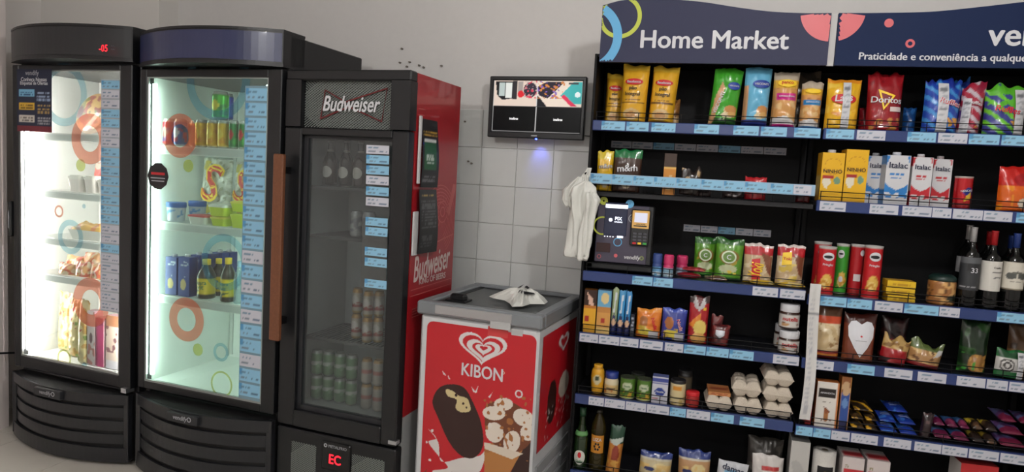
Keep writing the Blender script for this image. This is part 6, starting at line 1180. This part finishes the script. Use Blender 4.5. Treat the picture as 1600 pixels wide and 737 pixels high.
for k, (l, r, t, d_, y, lab) in enumerate(bx1):
    stand((bagk('frozen_food_bag', d_, seed=150+k, wr=.8) if k < 3 else boxk('frozen_food_box', d_, [('bg', (190, 150, 160))])), F1, l, r, t, .456, y+.05, lab, 'frozen food', 'frozen food packs', 0, [2, 1, 1, 0, 0, 0][k], .05)
# beer cooler
CG = [('bg', (196, 184, 168)), ('b', .0, .1, (180, 150, 80)), ('b', .86, 1, (190, 146, 70)), ('e', .5, .55, .14, .18, (226, 220, 214)), ('b', .28, .36, (160, 66, 56)), ('n', .2, .8, .2, .5, (176, 60, 50), 1.0, .7)]
GR = [('bg', (110, 150, 110)), ('b', .0, .08, (170, 176, 170)), ('b', .88, 1, (160, 166, 160)), ('b', .42, .56, (190, 200, 190)), ('n', .2, .8, .1, .8, (140, 176, 140), .8, .3)]
cz_ = .785; hb_ = .118
def beer(l, r, t, z0, y, d_, lab, grp, name='beer_can'): stand(cank(name, d_), FB, l, r, t, z0, y, lab, 'beer can', grp, h=hb_)
N3 = ['left', 'middle', 'right']
for tier in (0, 1):
    for i, (l, r) in enumerate([(551, 567), (568, 584), (585, 601)]):
        beer(l+(1-tier)*-1, r-1+(1-tier)*-1, 460, cz_+tier*(hb_+.002), [.16, .12, .15][i], CG, 'white and gold beer can, %s in the %s tier of the middle shelf' % (N3[i], ['lower', 'upper'][tier]), 'white and gold beer cans')
    for i, (l, r) in enumerate([(565, 581), (583, 599)]):
        beer(l, r, 575, .470+tier*(hb_+.002), .13, [('bg', (190, 180, 170)), ('b', .4, .6, (190, 120, 110)), ('b', .88, 1, (190, 150, 90))], 'white and red beer can, %s in the %s tier at the cooler bottom' % (['left', 'right'][i], ['lower', 'upper'][tier]), 'white and red beer cans')
    for i, (l, r) in enumerate([(487, 503.5), (505, 521.5), (523, 539.5), (541, 557.5)]):
        beer(l, r, 575, .470+tier*(hb_+.002), [.13, .14, .14, .14][i], GR, 'pale green beer can, %s from the left in the %s tier' % (['first', 'second', 'third', 'fourth'][i], ['lower', 'upper'][tier]), 'pale green beer cans')
BOTB = mat('brown_bottle', (34, 24, 16), .12, coat=.4)
for i, (l, r) in enumerate([(506, 526), (531, 551), (553, 573)]):
    def bk(w, h, d):
        me, surf = lathe([(r_*w/2, z_*h) for r_, z_ in [(0, 0), (.95, 0), (1, .02), (1, .52), (.8, .64), (.42, .76), (.38, .96), (.42, .97), (.42, 1), (0, 1)]], None, BOTB, 24, .01)
        return me, surf, 'beer_bottle', [PATCH(ELL(0, .30, .42, .13), mat('bottle_label', (190, 186, 178), .5), 'label'), CAP([(.46, .70), (.43, .80), (.40, .80)], mat('neck_label', (176, 170, 160), .5), 'neck_label'), CAP([(0, .97), (.46, .97), (.46, 1.01), (0, 1.01)], mat('crown_cap', (150, 150, 150), .4, .5))]
    stand(bk, FB, l, r, 235, 1.495, .15, 'dark beer bottle, %s of three on the top shelf' % N3[i], 'beer bottle', 'dark beer bottles', h=.205)
for i, (l, r) in enumerate([(548, 566), (567, 586)]):
    beer(l, r, 330, 1.267, .13, [('bg', (170, 174, 174)), ('b', .3, .6, (196, 200, 200)), ('n', .2, .8, .2, .8, (130, 136, 140), .8, .4)], 'silver beer can, %s one on the second shelf' % ['left', 'right'][i], 'silver beer cans')

# ================================================================ plastic bags
BAGM = mat('carrier_bag_plastic', (214, 214, 208), .4, bump=.2, bscale=50)
def bag_surface(name, ctrl, seed, label, material, thick=.0, parent=None):
    """gathered bag: ctrl = [(x,y,z,rx,ry)] rings from the top down, with folds"""
    V = []; F = []; n = 40; rs = random.Random(seed); ph = [rs.uniform(0, 6.28) for _ in range(5)]
    P = []
    for i in range(len(ctrl)-1):
        for k in range(5):
            t_ = k/5; P.append([ctrl[i][j]*(1-t_)+ctrl[i+1][j]*t_ for j in range(5)])
    P.append(list(ctrl[-1]))
    for i, (x, y, z, rx, ry) in enumerate(P):
        s_ = i/len(P)
        for k in range(n):
            a = 2*math.pi*k/n; f = 1+.42*math.sin(4*a+ph[0]+2.2*s_)+.30*math.sin(7*a+ph[1]-3*s_)+.16*math.sin(12*a+ph[2]+6*s_)+.08*math.sin(3*a+17*s_)
            V.append((x+rx*f*math.cos(a), y+ry*f*math.sin(a), z+.006*math.sin(3*a+ph[3])*(s_ > .8)))
    m_ = len(P)
    for i in range(m_-1):
        for k in range(n): F.append((i*n+k, (i+1)*n+k, (i+1)*n+(k+1) % n, i*n+(k+1) % n))
    F.append(tuple(range(n))); F.append(tuple(range((m_-1)*n, m_*n))[::-1])
    return link(name, mesh(name, V, F, material, None, True), parent)
yb = .02
def pt(px, py, y=yb): p = onY(px, py, y); return p[0], p[2]
def rings(L, y=yb):
    out = []
    for px, py, hw, hy in L: x, z = pt(px, py, y); out.append((x, y, z, hw*.0029, hy*.0029))
    return out
hb2 = empty('carrier_bags', (0, 0, 0), 0, 'bunch of white plastic carrier bags hanging from the left shelf post', 'plastic bag')
bag_surface('bag_body', rings([(917, 283, 4, 4), (912, 292, 13, 9), (909, 306, 17, 11), (908, 320, 15, 9), (908, 345, 13, 8), (906, 375, 14, 8), (904, 392, 14, 8), (903, 400, 12, 6)], -.045), 5, '', BAGM, parent=hb2)
bag_surface('bag_body', rings([(922, 300, 6, 5), (924, 312, 10, 7), (920, 335, 9, 6), (914, 370, 8, 6), (912, 400, 7, 5), (911, 405, 5, 4)], -.06), 9, '', BAGM, parent=hb2)
bag_surface('bag_handle', rings([(906, 276, 3, 3), (898, 287, 7, 4), (890, 297, 8, 4), (886, 312, 6, 3), (889, 322, 3, 2)], -.04), 12, '', BAGM, parent=hb2)
bag_surface('bag_handle', rings([(921, 262, 2, 2), (915, 275, 4, 3), (912, 290, 6, 4)], -.04), 15, '', BAGM, parent=hb2)
x, z = pt(905, 388, -.07)
MB().tube([(-.002, -.008, pt(922, 268)[1]), (-.004, -.03, pt(922, 266)[1]), (-.012, -.05, pt(918, 272)[1])], .003, 6).build('hook', BLACKM, hb2)
# bag dropped on the freezer lid
fb = empty('carrier_bag', FZ.world(-.16, .22, 1.034), FZ.a+R(10), 'crumpled white carrier bag with black print lying on the freezer lid', 'plastic bag')
out = [(-.165, .06), (-.10, .085), (-.02, .10), (.06, .09), (.105, .06), (.10, .0), (.04, -.03), (.02, -.10), (-.02, -.13), (-.045, -.06), (-.08, -.0), (-.14, .03)]
V = [(-.0, .03, .062)]; rings_ = 7; N = len(out)*4
def po_(t_):
    k = t_*len(out); i = int(k) % len(out); f = k-int(k); a, b = out[i], out[(i+1) % len(out)]; return a[0]*(1-f)+b[0]*f, a[1]*(1-f)+b[1]*f
for j in range(1, rings_+1):
    q = j/rings_
    for i in range(N):
        x, y = po_(i/N); zz = .062*(1-q)**.9+.012*abs(math.sin(i*.9+q*3))*math.sin(q*3.1)+.004*math.sin(i*2.1+q*7)*math.sin(q*3.1); V.append((x*q, .03*(1-q)+y*q, max(zz, .0)))
F = [(0, 1+i, 1+(i+1) % N) for i in range(N)]+[(1+(j-1)*N+i, 1+j*N+i, 1+j*N+(i+1) % N, 1+(j-1)*N+(i+1) % N) for j in range(1, rings_) for i in range(N)]
V2 = [(x, y, max(z-.0012, -.001)) for x, y, z in V]; nV = len(V)
link('bag_body', mesh('bag_body', V+V2, F+[tuple(i+nV for i in f[::-1]) for f in F], BAGM), fb)
def onbag(pts, name):
    Vp = []
    for x, y in pts:
        q = min(1, math.hypot(x, y-.03)/.10); Vp.append((x, y-.004, .062*(1-q)**.9+.014))
    link(name, mesh(name, Vp, [tuple(range(len(Vp)))], INKK), fb)
onbag([(-.018, -.02), (.01, -.03), (.055, .0), (.05, .008), (.01, -.012), (-.012, -.005)], 'printed_stripe'); onbag([(-.03, .02), (-.012, .012), (-.002, .03), (-.02, .04)], 'printed_letter'); onbag([(.004, .012), (.02, .008), (.026, .028), (.01, .034)], 'printed_letter')
